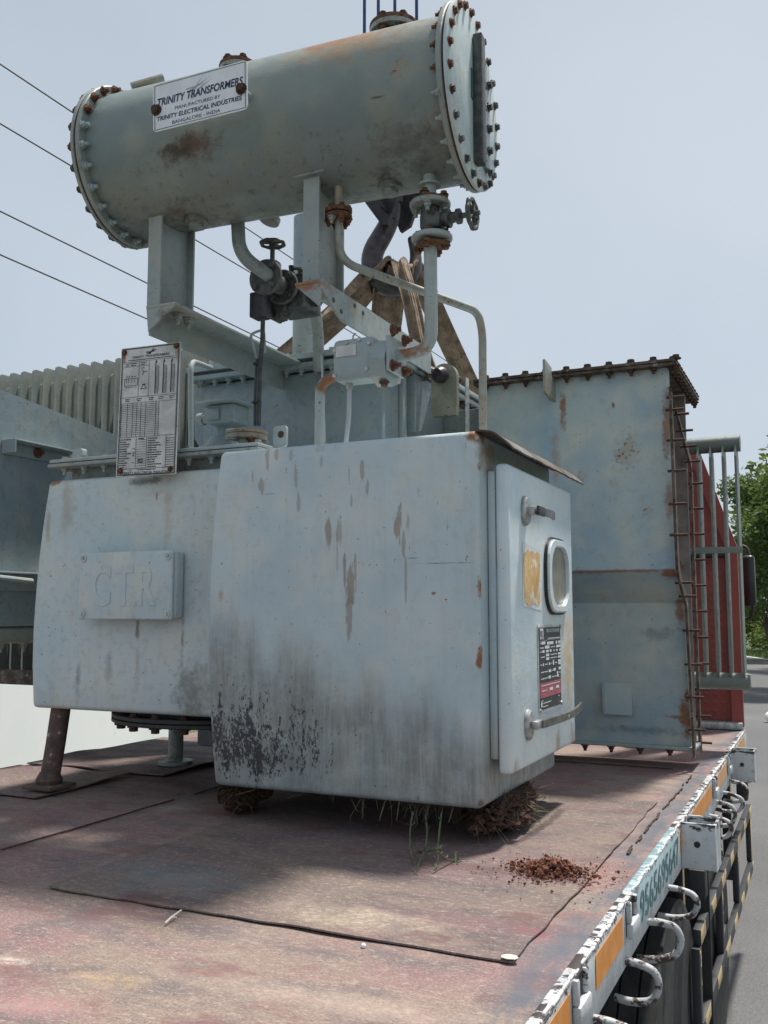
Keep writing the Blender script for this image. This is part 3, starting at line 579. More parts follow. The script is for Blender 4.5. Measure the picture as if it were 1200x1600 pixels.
for z in (.25, .5, .75, 1.0): MB().cyl((-.55, 6.497, z), (-.55, 6.515, z), .008, n=8).build('rivet', M['red'], hbo)
# cab ahead of the headboard with its outside mirror
cb = MB(); cb.box((-3.3, 7.4, -.5), (-.85, 9.2, 1.45), .12, 3); cab = cb.build('cab', M['red'], T)
m0 = (-0.566, 7.6, 1.167); m1 = (-0.482, 7.6, 0.783)
mr_ = MB(); mr_.box((m0[0], 7.56, m1[2]), (m1[0], 7.66, m0[2]), .025, 3); mo = mr_.build('wing_mirror', M['mirror'], T)
MB().tube(fillet([(m0[0] + .05, 7.62, m0[2] - .02), (m0[0] + .03, 7.65, m0[2] + .08), (-.9, 7.7, m0[2] + .06)], .05), .012, 8).build('mirror_arm', M['black'], mo)
MB().tube(fillet([(m0[0] + .06, 7.62, m1[2] + .02), (m0[0] + .05, 7.62, m1[2] - .09), (-.9, 7.7, m1[2] - .1)], .05), .012, 8).build('mirror_arm', M['black'], mo)

# ------------------------------------------------------------------ power transformer
X = empty('power_transformer', (-2.2, 4.4, 0.0), 'large weathered blue grey oil transformer hanging just above the truck deck', 'transformer')
# fasteners (shared meshes, +Z is outwards)
def bolt_mesh(name, r, h, mat, washer=True, stud=0):
    mb = MB()
    if washer: mb.cyl((0, 0, 0), (0, 0, h * .25), r * 1.35, n=12)
    mb.cyl((0, 0, h * .2), (0, 0, h), r, r * .95, 6)
    if stud: mb.cyl((0, 0, h), (0, 0, h + stud), r * .55, n=8)
    return mb.mesh(name, mat, 30, False)[0]
B_R = bolt_mesh('bolt', .0145, .016, M['rust']); B_D = bolt_mesh('bolt', .0145, .016, M['dark_rust']); B_P = bolt_mesh('bolt', .0145, .016, M['dirty']); B_M = bolt_mesh('bolt', .0145, .017, M['dark_metal'])
N_R = bolt_mesh('nut', .0135, .014, M['rust'], True, .014); N_P = bolt_mesh('nut', .0135, .014, M['plain'], True, .016); N_D = bolt_mesh('nut', .0135, .014, M['dark_rust'], True, .012)
BIG = bolt_mesh('bolt', .019, .022, M['dirty'], True, .02); BIGR = bolt_mesh('bolt', .019, .022, M['rust'], True, .016); SCR = bolt_mesh('screw', .008, .005, M['galv'], False)

# --- main tank
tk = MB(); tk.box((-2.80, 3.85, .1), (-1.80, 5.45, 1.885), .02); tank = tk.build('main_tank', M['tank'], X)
lid = MB(); lid.box((-2.86, 3.79, 1.935), (-1.735, 5.51, 1.962), .003); lid.build('tank_cover', M['plain'], tank)
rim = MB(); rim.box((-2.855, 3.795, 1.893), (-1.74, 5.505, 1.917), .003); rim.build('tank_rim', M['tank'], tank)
MB().box((-2.845, 3.805, 1.9175), (-1.75, 5.495, 1.9345)).build('gasket', M['black'], tank, 0)
for k in range(13):
    x = -2.79 + k * .082; inst('bolt', BIG, (x, 3.823, 1.893), (0, 0, -1), tank, sc=.8); inst('bolt', B_P, (x, 3.823, 1.962), (0, 0, 1), tank)
for k in range(18):
    y = 3.9 + k * .09; inst('bolt', B_D, (-1.768, y, 1.893), (0, 0, -1), tank, sc=1.1); inst('bolt', B_P, (-1.768, y, 1.962), (0, 0, 1), tank)
MB().box((-1.8, 4.02, .3), (-1.772, 4.06, 1.888), .006).build('stiffener', M['plain'], tank)
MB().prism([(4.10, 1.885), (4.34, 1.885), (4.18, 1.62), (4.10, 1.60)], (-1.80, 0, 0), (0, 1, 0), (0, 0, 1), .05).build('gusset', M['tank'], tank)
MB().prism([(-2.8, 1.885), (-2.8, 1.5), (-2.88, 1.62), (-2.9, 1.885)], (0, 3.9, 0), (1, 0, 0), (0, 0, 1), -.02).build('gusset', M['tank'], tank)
# lifting lugs with pin holes
def lug(cx, y, zt, nm='lifting_lug'):
    w_, n_ = .066, 14
    out = [(-w_, -.30)] + [(-w_ * 1.0, -.02)] + [(w_ * math.cos(R(180 - 180 * k / n_)), w_ * math.sin(R(180 - 180 * k / n_)) - .0) for k in range(n_ + 1)] + [(w_, -.26), (w_ * .3, -.30)]
    mb = MB(); bm = mb.bm
    # plate with a real hole: ring of quads between outline samples and hole circle
    N_ = 40; hole = [(.026 * math.cos(2 * math.pi * k / N_) - .01, .026 * math.sin(2 * math.pi * k / N_)) for k in range(N_)]
    def outl(a):
        c, s_ = math.cos(a), math.sin(a)
        if s_ >= 0: return (w_ * c, w_ * s_)
        t = min(w_ / max(abs(c), 1e-6), .19 / abs(s_)); return (c * t, s_ * t)
    o_ = [outl(2 * math.pi * k / N_) for k in range(N_)]
    f0 = [bm.verts.new((cx + a, y, zt + b)) for a, b in o_]; f1 = [bm.verts.new((cx + a, y + .035, zt + b)) for a, b in o_]
    h0 = [bm.verts.new((cx + a, y, zt + b)) for a, b in hole]; h1 = [bm.verts.new((cx + a, y + .035, zt + b)) for a, b in hole]
    for k in range(N_):
        j = (k + 1) % N_
        bm.faces.new((f0[k], f0[j], h0[j], h0[k])); bm.faces.new((f1[j], f1[k], h1[k], h1[j])); bm.faces.new((f0[j], f0[k], f1[k], f1[j])); bm.faces.new((h0[k], h0[j], h1[j], h1[k]))
    return mb.build(nm, M['lug'], tank, 30)
q = (-1.624, 4.16, 1.869); lug(q[0], 4.16, q[2]); lug(-1.645, 5.25, 1.965); lug(-2.93, 4.18, 1.965); lug(-2.93, 5.25, 1.965)

# --- tap changer chamber (left box)
tb = MB(); tb.box((-3.035, 3.03, .348), (-2.075, 3.845, 1.305), .02, 3)
bmesh.ops.subdivide_edges(tb.bm, edges=[e for e in tb.bm.edges if abs(e.verts[0].co.z - e.verts[1].co.z) > .4], cuts=8)
for v in tb.bm.verts:
    if v.co.x < -2.8: t = (v.co.z - .35) / .95; v.co.x += -.028 * (1 - (2 * t - .85) ** 2) + .042 * max(0, t - .3)
    if v.co.y < 3.1: v.co.y -= .012 * math.sin(math.pi * (v.co.x + 3.035) / .96) * math.sin(math.pi * max(0, min(1, (v.co.z - .35) / .95)))
tap = tb.build('tap_changer_chamber', M['tapbox'], X, 40)
MB().box((-2.93, 3.10, 1.305), (-2.0, 3.8, 1.356)).build('chamber_neck', M['dirty'], tap, 0)
MB().box((-2.985, 3.01, 1.357), (-1.93, 3.83, 1.372), .003).build('chamber_cover', M['dirty'], tap)
MB().box((-2.98, 3.015, 1.376), (-1.935, 3.825, 1.390), .003).build('chamber_cover', M['plain'], tap)
for k in range(10):
    x = -2.93 + k * .108; inst('bolt', N_P, (x, 3.055, 1.357), (0, 0, -1), tap); inst('bolt', B_P, (x, 3.055, 1.390), (0, 0, 1), tap)
# bottom flange of the chamber
fl = MB(); fl.lathe([(.42, 0), (.43, .004), (.43, .016), (.42, .02)], (-2.42, 3.46, .292), n=48); fl.lathe([(.43, .022), (.43, .036)], (-2.42, 3.46, .292), n=48); fl.lathe([(.36, .035), (.36, .056)], (-2.42, 3.46, .292), n=36)
bf = fl.build('bottom_flange', M['chassis'], tap)
for k in range(20): a = 2 * math.pi * k / 20; inst('bolt', B_D, (-2.42 + .40 * math.cos(a), 3.46 + .40 * math.sin(a), .292), (0, 0, -1), bf, sc=1.3); inst('bolt', B_D, (-2.42 + .40 * math.cos(a), 3.46 + .40 * math.sin(a), .3285), (0, 0, 1), bf)
# two pipe legs
lg = MB(); lg.tube([(-2.945, 3.10, .36), (-2.955, 3.085, .2), (-2.965, 3.065, .04)], .040, 16); lg.lathe([(.036, 0), (.05, .004), (.056, .02), (.04, .05)], (-2.965, 3.065, .035), n=14)
b_ = lg.build('pipe_leg', M['leg'], X); fp = MB(); fp.box((-3.04, 2.99, .022), (-2.885, 3.14, .038), .004, M=None); fp.build('foot_plate', M['leg'], b_)
lg = MB(); lg.cyl((-2.88, 3.8, .035), (-2.88, 3.8, .35), .036); b_ = lg.build('pipe_leg', M['dirty'], X); MB().cyl((-2.88, 3.8, .02), (-2.88, 3.8, .036), .082, n=24).build('foot_plate', M['dirty'], b_)
# cast terminal box with raised letters
tx0, tx1, tz0, tz1 = (-2.736, 2.97, 0.717)[0], (-2.272, 2.97, 0.718)[0], (-2.736, 2.97, 0.717)[2], (-2.734, 2.97, 0.985)[2]
mb = MB(); mb.box((tx0 + .006, 2.968, tz0 + .004), (tx1 + .004, 3.024, tz1 - .004), .012, 3); term = mb.build('terminal_box', M['tapbox'], tap)
mb = MB(); mb.box((tx0, 2.952, tz0), (tx1, 2.9665, tz1), .008, 3); mb.build('box_cover', M['tapbox'], term)
for x, z in ((tx0 + .022, tz0 + .022), (tx1 - .022, tz0 + .022), (tx0 + .022, tz1 - .022), (tx1 - .022, tz1 - .022)): 
    MB().cyl((x, 2.9475, z), (x, 2.9525, z), .016, n=16).build('screw_boss', M['tapbox'], term); inst('screw', SCR, (x, 2.9475, z), (0, -1, 0), term)
cu = bpy.data.curves.new('lettering', 'FONT'); cu.body = 'CTR'; cu.size = .2; cu.offset = .004; cu.extrude = .0005; cu.bevel_depth = .0027; cu.bevel_resolution = 3; cu.space_character = 1.25
o = bpy.data.objects.new('lettering', cu); COL.objects.link(o); dg = bpy.context.evaluated_depsgraph_get(); me = bpy.data.meshes.new_from_object(o.evaluated_get(dg)); bpy.data.objects.remove(o)
vs = [v.co.copy() for v in me.vertices]; lo = [min(v[i] for v in vs) for i in range(3)]; hi = [max(v[i] for v in vs) for i in range(3)]
W_, H_ = (tx1 - tx0) * .70, (tz1 - tz0) * .62
for v in me.vertices: v.co = Vector(((v.co.x - (lo[0] + hi[0]) / 2) / (hi[0] - lo[0]) * W_, -(v.co.z) * .8, (v.co.y - (lo[1] + hi[1]) / 2) / (hi[1] - lo[1]) * H_))
me.materials.append(M['tapbox']); me.shade_smooth(); me.set_sharp_from_angle(angle=R(50)); me.name = 'raised_lettering'
o = bpy.data.objects.new('raised_lettering', me); COL.objects.link(o); put(o, ((tx0 + tx1) / 2 - .004, 2.9515, (tz0 + tz1) / 2), term)
# fittings on the chamber cover
q = (-2.175, 3.3, 1.504)
mb = MB(); mb.lathe([(.055, 0), (.055, .07)], (q[0], 3.3, 1.39), n=24); mb.lathe([(.085, .07), (.088, .074), (.088, .088), (.085, .092)], (q[0], 3.3, 1.39), n=36); pf = mb.build('cover_port', M['rusty_paint'], tap)
mb = MB(); mb.lathe([(.086, 0), (.088, .003), (.088, .012), (.084, .016), (.01, .018)], (q[0], 3.3, 1.4835), n=36); mb.build('blind_flange', M['rusty_paint'], pf)
for k in range(4): a = R(250 + 75 * k); inst('bolt', BIGR if k == 1 else BIG, (q[0] + .068 * math.cos(a), 3.3 + .068 * math.sin(a), 1.459), (0, 0, -1), pf)
q = (-2.443, 3.5, 1.538)
mb = MB(); mb.box((q[0] - .11, 3.40, 1.391), (q[0] + .11, 3.62, 1.402), .003); mb.lathe([(.10, 0), (.10, .075), (.075, .085), (.045, .125), (.03, .13)], (q[0], 3.5, 1.402), n=28); base = mb.build('drive_head', M['plain'], tap)
mb = MB(); mb.cyl((q[0], 3.5, 1.53), (q[0], 3.5, 1.58), .022); mb.box((q[0] - .02, 3.42, 1.575), (q[0] + .12, 3.55, 1.66), .008); mb.cyl((q[0] - .07, 3.47, 1.61), (q[0] - .01, 3.47, 1.61), .02); mb.cyl((q[0] - .10, 3.47, 1.612), (q[0] - .07, 3.47, 1.612), .028); mb.box((q[0] - .012, 3.405, 1.59), (q[0] + .05, 3.42, 1.64), .004); mb.build('gear_box', M['plain'], base)
MB().box((q[0] - .06, 3.38, 1.662), (q[0] + .15, 3.56, 1.672), .003).build('rain_plate', M['plain'], base)
q = (-1.921, 3.15, 1.437)
mb = MB(); mb.prism(rrect(-.03, 0, .03, .085, .014), (q[0], 3.15, 1.3905), (1, 0, 0), (0, 0, 1), -.014); lo_ = mb.build('lifting_eye', M['plain'], tap); MB().cyl((q[0] + .006, 3.149, 1.440), (q[0] + .006, 3.1655, 1.440), .014, n=16).build('eye_hole', M['dark_rust'], lo_)
q = (-2.952, 3.15, 1.462)
mb = MB(); mb.prism(rrect(-.028, 0, .028, .07, .014), (q[0], 3.15, 1.3905), (1, 0, 0), (0, 0, 1), -.03); lo_ = mb.build('lifting_eye', M['plain'], tap); MB().cyl((q[0] + .008, 3.149, 1.425), (q[0] + .008, 3.1815, 1.425), .013, n=16).build('eye_hole', M['galv'], lo_)
for px in (478, 571): 
    q = U_ = (-1.75, 3.1, 1.335) if px == 478 else (-1.5, 3.1, 1.335); 
# bent grey vent pipe beside the nameplate
MB().tube(fillet([(-2.457, 3.3, 1.449), (-2.468, 3.3, 1.837), (-2.573, 3.6, 1.885)], .07), .0115, 10).build('vent_pipe', M['pipe'], X)

# --- large etched nameplate
NP = Vector((-2.554, 2.955, 1.81)); NB = Vector((-2.564, 2.955, 1.286)); NR = Vector((-2.258, 2.955, 1.803))
w_ = (NR - NP).length; h_ = (NB - NP).length
u_ = (NR - NP).normalized(); v_ = (NB - NP).normalized(); nn = v_.cross(u_).normalized()
mb = MB(); mb.prism([(0, 0), (w_, 0), (w_, h_), (0, h_)], NP, u_, v_, -.0025 if u_.cross(v_).dot(nn) > 0 else .0025); npl = mb.build('nameplate', M['nameplate'], X, 0)
MB().prism([(w_ * .12, h_ * .5), (w_ * .88, h_ * .5), (w_ * .88, h_ * .99), (w_ * .12, h_ * .99)], NP - nn * .006, u_, v_, .03).build('plate_bracket', M['dirty'], npl, 0)
p = Panel(NP, u_, v_ , .0012); k = w_ / 100.0; p.v = p.v * (h_ / (217 * k)); S = lambda *a: [q * k for q in a]
rnd = random.Random(4); H = 217.0
p.frame(*S(2.5, 2, 97.5, H - 2), 1.1 * k); p.frame(*S(4, 3.2, 96, H - 3.2), .5 * k)
for a, b in (((44, 13), (60, 7)), ((48, 14), (56, 5)), ((42, 10), (58, 10))): p.poly([(a[0] * k, a[1] * k), (a[0] * k + .8 * k, a[1] * k + 1.6 * k), (b[0] * k, b[1] * k + .8 * k), (b[0] * k - 1.2 * k, b[1] * k)])
p.text('TRINITY TRANSFORMERS', *S(19, 15.5, 82, 19.5), .01); p.dashes(*S(13, 88, 21.5, 1.5), rnd, .3); p.hl(*S(5, 95, 25), .5 * k)
p.vl(32 * k, 26 * k, 85 * k, .5 * k); p.vl(49 * k, 26 * k, 85 * k, .5 * k); p.hl(*S(5, 49, 33), .5 * k); p.hl(*S(5, 95, 85), .6 * k)
for x in (8, 18, 35): p.dashes(*S(x, x + 10, 27, 1.6), rnd); p.dashes(*S(x, x + 8, 30, 1.6), rnd)
p.frame(*S(8, 53, 30, 65), .7 * k)
for x in (11, 15, 20, 25): p.vl(x * k, 53 * k, 60 * k, .6 * k); p.dashes(*S(x - 1, x + 2, 49, 1.6), rnd); p.dashes(*S(x - 1, x + 2, 67, 1.6), rnd)
for a, b in (((40, 44), (37, 39)), ((40, 44), (46, 43)), ((40, 44), (38, 49))): 
    d = Vector((b[0] - a[0], b[1] - a[1])).normalized(); t = Vector((-d.y, d.x)) * .45; p.poly([((a[0] + t.x) * k, (a[1] + t.y) * k), ((b[0] + t.x) * k, (b[1] + t.y) * k), ((b[0] - t.x) * k, (b[1] - t.y) * k), ((a[0] - t.x) * k, (a[1] - t.y) * k)])
tri = [(36, 72), (46, 72), (41, 64)]
for a, b in zip(tri, tri[1:] + tri[:1]):
    d = Vector((b[0] - a[0], b[1] - a[1])).normalized(); t = Vector((-d.y, d.x)) * .45; p.poly([((a[0] + t.x) * k, (a[1] + t.y) * k), ((b[0] + t.x) * k, (b[1] + t.y) * k), ((b[0] - t.x) * k, (b[1] - t.y) * k), ((a[0] - t.x) * k, (a[1] - t.y) * k)])
for x in (36, 41, 38): p.dashes(*S(x, x + 5, 36 + (x % 3) * 14, 1.4), rnd)
for x in (60, 73, 86):
    p.vl(x * k, 28 * k, 82 * k, 1.3 * k); p.vl((x + 5.5) * k, 36 * k, 82 * k, .5 * k); y = 36
    while y < 82: p.hl(*S(x, x + 5.5, y), .55 * k); y += 1.9
    p.vl((x + 1) * k, 26 * k, 31 * k, 1.4 * k)
for x in (10, 30, 50, 66, 84): p.dashes(*S(x, x + 9, 87.5, 1.7), rnd); p.dashes(*S(x + 1, x + 7, 90.5, 1.7), rnd)
p.hl(*S(5, 95, 95), .5 * k)
for x in (5, 15, 24, 31, 38, 46, 63, 68): p.vl(x * k, 95 * k, 152 * k, .55 * k)
y = 98.5
while y < 151: p.hl(*S(5, 68, y), .55 * k); y += 3.1
p.hl(*S(5, 95, 152), .7 * k)
y = 155
while y < 204:
    p.dashes(*S(5, 5 + rnd.uniform(8, 20), y, 2.0), rnd, .3); p.hl(*S(32, 50, y + 2.4), .55 * k); p.dashes(*S(52, 52 + rnd.uniform(12, 24), y, 2.0), rnd, .3); p.hl(*S(82, 96, y + 2.4), .8 * k)
    if rnd.random() < .5: p.dashes(*S(27, 30, y, 2), rnd)
    if rnd.random() < .3: p.dashes(*S(36, 45, y - .5, 2.2), rnd, .2)
    y += 3.9
p.vl(32 * k, 153 * k, 203 * k, .6 * k); p.vl(50 * k, 153 * k, 203 * k, .6 * k); p.vl(82 * k, 153 * k, 203 * k, .6 * k)
if H > 206:
    p.hl(*S(5, 95, 205), .6 * k); p.dashes(*S(36, 66, 206.5, 1.6), rnd, .3); p.text('TRINITY ELECTRICAL INDUSTRIES', *S(10, 210, 92, 213.5), .01); p.dashes(*S(12, 90, 215, 1.3), rnd, .3)
p.build('printed_table', M['ink'], npl)
for a, b in ((6, 8), (93, 6), (8, H - 9), (91, H - 9)):
    vv = v_ * (h_ / 217); c_ = NP + u_ * a * k + vv * b; inst('bolt', B_R, c_, nn, npl, sc=.62)
    # rust weeping from each fixing
    st = MB(); 
    pts = [(a - 2.2, b + 1), (a + 2.4, b + 1), (a + 1.6, min(b + 16, H - 2)), (a - .4, min(b + 18, H - 1.5)), (a - 1.6, min(b + 11, H - 2))]
    st.bm.faces.new([st.bm.verts.new(NP + u_ * x * k + vv * y + nn * .0009) for x, y in pts][::-1]); st.build('rust_stain', simple('rust_weep', (.22, .11, .06), (.42, .33, .26), 30, .8, 0, 0) if 'rust_weep' not in bpy.data.materials else bpy.data.materials['rust_weep'], npl, 0, fixn=False)

# --- front drive cabinet
cx0, cx1, cy0, cy1, cz0, cz1 = -2.012, -1.008, 2.881, 3.775, .132, 1.337
cb = MB(); cb.box((cx0, cy0, cz0), (cx1, cy1, cz1), .02, 4)
bmesh.ops.subdivide_edges(cb.bm, edges=[e for e in cb.bm.edges if abs(e.verts[0].co.z - e.verts[1].co.z) > .5], cuts=10)
for v in cb.bm.verts:
    t = (v.co.z - cz0) / (cz1 - cz0)
    if v.co.x < -1.9: v.co.x -= .045 * math.sin(math.pi * max(0, min(1, t))) ** .8
cab = cb.build('drive_cabinet', M['cab'], X, 40)
for x in (-1.68, -1.40): MB().cyl((x, 3.12, 1.338), (x, 3.12, 1.362), .022, n=16).build('cover_stud', M['plain'], cab)
# rain hood along the top right edge: bent rusty sheet
def hood(a, b):
    y = 2.89 + (3.86 - 2.89) * b; s_ = a; x = cx1 - .012 + .125 * s_; z = 1.339 - .065 * s_ ** 1.6 + .010 * math.sin(math.pi * s_)
    return (x, y + .02 * s_, z + .004 * mnoise.noise(Vector((b * 14, a * 3, 0))))
hd = MB().sheet(hood, 10, 30, .006).build('rain_hood', M['hood'], cab, 40)
# door and frame
MB().box((cx1 + .0015, 2.965, .275), (cx1 + .03, 3.80, 1.215), .008).build('door_frame', M['cab'], cab)
dr = MB(); dr.box((cx1 + .032, 2.955, .232), (-.93, 3.80, 1.235), .014, 3); door = dr.build('cabinet_door', M['door'], X, 40); door['label'] = 'pale cabinet door with window, rating plate and two handles'
DX = -.93
fr = MB()
wy0, wy1, wz0, wz1 = 3.375, 3.69, .745, 1.018
def octo(y0, y1, z0, z1, c): return rrect(y0, z0, y1, z1, min(c * 1.7, (y1 - y0) * .48, (z1 - z0) * .48), 5) or [(y0 + c, z0), (y1 - c, z0), (y1, z0 + c), (y1, z1 - c), (y1 - c, z1), (y0 + c, z1), (y0, z1 - c), (y0, z0 + c)]
A = octo(wy0, wy1, wz0, wz1, .055); Bq = octo(wy0 + .04, wy1 - .028, wz0 + .028, wz1 - .028, .05)
def annulus(A, Bq, x0, x1, mat, nm, par):
    mb = MB(); bm = mb.bm; n = len(A)
    a0 = [bm.verts.new((x0, *p_)) for p_ in A]; a1 = [bm.verts.new((x1, *p_)) for p_ in A]; b0 = [bm.verts.new((x0, *p_)) for p_ in Bq]; b1 = [bm.verts.new((x1, *p_)) for p_ in Bq]
    for i in range(n):
        j = (i + 1) % n; bm.faces.new((a1[i], a1[j], b1[j], b1[i])); bm.faces.new((a0[i], a0[j], a1[j], a1[i])); bm.faces.new((b0[j], b0[i], b1[i], b1[j])); bm.faces.new((a0[j], a0[i], b0[i], b0[j]))
    bmesh.ops.bevel(bm, geom=[e for e in bm.edges if all(abs(v.co.x - x1) < 1e-5 for v in e.verts)], offset=.005, segments=2, affect='EDGES')
    return mb.build(nm, mat, par, 50)
annulus(A, Bq, DX + .001, DX + .020, M['door'], 'window_frame', door)
annulus(octo(wy0 - .008, wy1 + .008, wz0 - .008, wz1 + .008, .058), A, DX + .001, DX + .012, M['black'], 'window_seal', door)
MB().prism(octo(wy0 + .036, wy1 - .024, wz0 + .024, wz1 - .024, .05), (DX + .002, 0, 0), (0, 1, 0), (0, 0, 1), .004).build('window_pane', M['glass'], door, 0)
def handle(y, z, l, tip, nm):
    mb = MB(); mb.lathe([(.052, 0), (.052, .008), (.045, .015), (.0, .016)], (DX + .001, y, z), (1, 0, 0), n=30, cap=True)
    for v in mb.bm.verts: v.co.y = y + (v.co.y - y) * .72
    h = mb.build('door_handle', M['galv'], door)
    mb = MB(); mb.box((DX + .02, y - .02, z - .014), (DX + .042, y + .045, z + .014), .005)
    mb.build('handle_hub', M['galv'], h)
    mb = MB()
    def lever(a, b):
        yy = y + .03 + l * a; zz = z + (b - .5) * .026 + tip * max(0, a - .75) * 4; return (DX + .038 + .012 * math.sin(a * math.pi), yy, zz)
    mb.sheet(lever, 12, 2, .010); mb.build('handle_lever', M['lever'], h)
    return h
h1 = handle(3.13, 1.092, .20, 0, 'a'); MB().box((DX + .047, 3.12, 1.075), (DX + .056, 3.2, 1.108), .003).build('lock_slot', M['black'], h1)
h2 = handle(3.13, .372, .56, .012, 'b')
inst('bolt', SCR, (DX + .056, 3.46, .37), (1, 0, 0), h2)
# scraps of old paper label and the black rating plate
rnd = random.Random(8)
def ragged(y0, y1, z0, z1, amp, n=9):
    out = []
    for (a, b, c, d) in ((y0, z0, y1, z0), (y1, z0, y1, z1), (y1, z1, y0, z1), (y0, z1, y0, z0)):
        for k in range(n): t = k / n; out.append((a + (c - a) * t + rnd.uniform(-amp, amp) * .6, b + (d - b) * t + rnd.uniform(-amp, amp)))
    return out
def flat(name, poly, x, mat, par):
    mb = MB(); mb.bm.faces.new([mb.bm.verts.new((x, *p_)) for p_ in poly]); return mb.build(name, mat, par, 0, fixn=False)
pp = flat('paper_label', [(3.10, .768), (3.325, .752), (3.325, .968), (3.10, .985)], DX + .0012, M['whiteprint'], door)
flat('torn_paper', ragged(3.115, 3.31, .775, .952, .010), DX + .0022, M['paper'], door)
ry0, ry1, rz0, rz1 = 3.265, 3.575, .395, .700
rp = MB().box((DX + .001, ry0, rz0), (DX + .003, ry1, rz1)).build('rating_plate', M['nameplate'], door, 0)
P = Panel((DX + .003, ry0, rz1), (0, 1, 0), (0, 0, -1), .0008); W, Hh = ry1 - ry0, rz1 - rz0; P.rect(W * .03, Hh * .025, W * .98, Hh * .97); P.build('plate_face', M['plateblack'], rp)
P = Panel((DX + .003, ry0, rz1), (0, 1, 0), (0, 0, -1), .0016); P.rect(W * .045, Hh * .665, W * .965, Hh * .835); P.build('red_band', M['platered'], rp)
P = Panel((DX + .003, ry0, rz1), (0, 1, 0), (0, 0, -1), .0024); q = lambda a, b, c, d: P.rect(W * a, Hh * b, W * c, Hh * d)
P.text('CTR', W * .06, Hh * .035, W * .22, Hh * .165, .03); P.build('plate_emblem', M['whiteprint'], rp); P = Panel((DX + .003, ry0, rz1), (0, 1, 0), (0, 0, -1), .0024); P.text('ON LOAD TAPCHANGER', W * .34, Hh * .045, W * .92, Hh * .085, .012); P.build('plate_heading', M['whiteprint'], rp); P = Panel((DX + .003, ry0, rz1), (0, 1, 0), (0, 0, -1), .0024); rnd = random.Random(3)
def dd(a, b, y, h): P.dashes(W * a, W * b, Hh * y, Hh * h, rnd, .35)
dd(.40, .94, .15, .016); P.hl(W * .36, W * .95, Hh * .172, .0008); P.hl(W * .05, W * .36, Hh * .182, .0008); P.vl(W * .36, Hh * .15, Hh * .45, .0007)
for a, b, c, d in ((.12, .19, .28, .222), (.36, .195, .64, .23), (.74, .195, .82, .23), (.87, .195, .96, .23), (.26, .24, .46, .275), (.76, .245, .96, .275), (.15, .29, .25, .318), (.31, .29, .42, .318), (.47, .29, .55, .318), (.76, .295, .83, .32), (.9, .295, .96, .32),
                   (.30, .335, .44, .365), (.30, .378, .44, .408), (.84, .34, .96, .365), (.84, .378, .96, .405), (.17, .44, .21, .475), (.42, .44, .48, .47), (.6, .42, .65, .48), (.84, .425, .96, .455), (.84, .46, .96, .485), (.41, .525, .52, .555), (.62, .52, .73, .55), (.86, .515, .96, .548), (.40, .595, .50, .63), (.77, .565, .84, .595), (.77, .60, .86, .632), (.44, .735, .58, .77), (.73, .73, .86, .765), (.06, .88, .12, .935)): q(a, b, c, d)
for a, b, y in ((.06, .10, .20), (.06, .22, .255), (.52, .72, .255), (.06, .13, .30), (.62, .72, .30), (.08, .26, .362), (.5, .8, .345), (.5, .8, .385), (.06, .15, .45), (.26, .38, .45), (.52, .58, .45), (.68, .8, .45), (.08, .38, .535), (.55, .6, .535), (.08, .38, .61), (.55, .75, .61), (.88, .95, .575), (.10, .9, .69), (.10, .32, .75), (.82, .88, .855), (.08, .16, .862), (.15, .5, .89), (.15, .36, .93)): dd(a, b, y, .014)
pl_ = P.build('plate_entries', M['whiteprint'], rp); pl_['kind'] = 'stuff'
for y, z in ((ry0 + .012, rz1 - .008), (ry1 - .006, rz1 - .008), (ry0 + .015, rz0 + .008), (ry1 - .006, rz0 + .012)): inst('screw', SCR, (DX + .003, y, z), (1, 0, 0), rp)

# --- cable box at the right
cbp = [(4.45, 1.873), (4.45, .94), (4.70, .79), (4.82, .105)]
th = .008
mb = MB()
mb.prism(cbp + [(y + th, z) for y, z in cbp[::-1]], (-1.55, 0, 0), (0, 1, 0), (0, 0, 1), .93)
mb.box((-1.55, 5.0, .105), (-.62, 5.008, 1.872)); mb.prism([(4.46, 1.87), (4.46, .94), (4.71, .79), (4.83, .11), (4.999, .11), (4.999, 1.87)], (-1.55, 0, 0), (0, 1, 0), (0, 0, 1), .006)
cbx = mb.build('cable_box', M['cable_box'], X, 20)
MB().prism([(4.459, 1.872), (4.459, .94), (4.709, .79), (4.829, .107), (4.9985, .107), (4.9985, 1.872)], (-.80, 0, 0), (0, 1, 0), (0, 0, 1), .005).build('inner_wall', M['inner'], cbx, 0)
MB().box((-1.55, 4.79, .088), (-.60, 5.02, .1045), .002).build('bottom_plate', M['plain'], cbx)
MB().box((-1.56, 4.395, 1.889), (-.585, 5.31, 1.902), .002).build('top_cover', M['rim_rust'], cbx)
MB().box((-1.56, 4.40, 1.8735), (-.59, 5.30, 1.886), .002).build('top_flange', M['rim_rust'], cbx)
for k in range(10):
    x = -1.50 + k * .102; inst('bolt', B_D, (x, 4.42, 1.902), (0, 0, 1), cbx, sc=1.2); inst('bolt', N_D, (x, 4.424, 1.8735), (0, 0, -1), cbx, sc=1.1)
for k in range(11): y = 4.44 + k * .083; inst('bolt', N_D, (-.605, y, 1.8735), (0, 0, -1), cbx, sc=1.2); inst('bolt', B_D, (-.60, y, 1.902), (0, 0, 1), cbx, sc=1.1)
for x in (-1.13, -1.0, -.86, -.72): inst('bolt', N_D, (x, 4.80, .088), (0, 0, -1), cbx, sc=1.15)
MB().prism([(4.459, 1.872), (4.459, .94), (4.709, .79), (4.829, .107), (4.9985, .107), (4.9985, 1.872)], (-.80, 0, 0), (0, 1, 0), (0, 0, 1), .004) if False else None
MB().box((-.794, 4.988, .108), (-.622, 4.9985, 1.87)).build('inner_lining', M['inner'], cbx, 0)
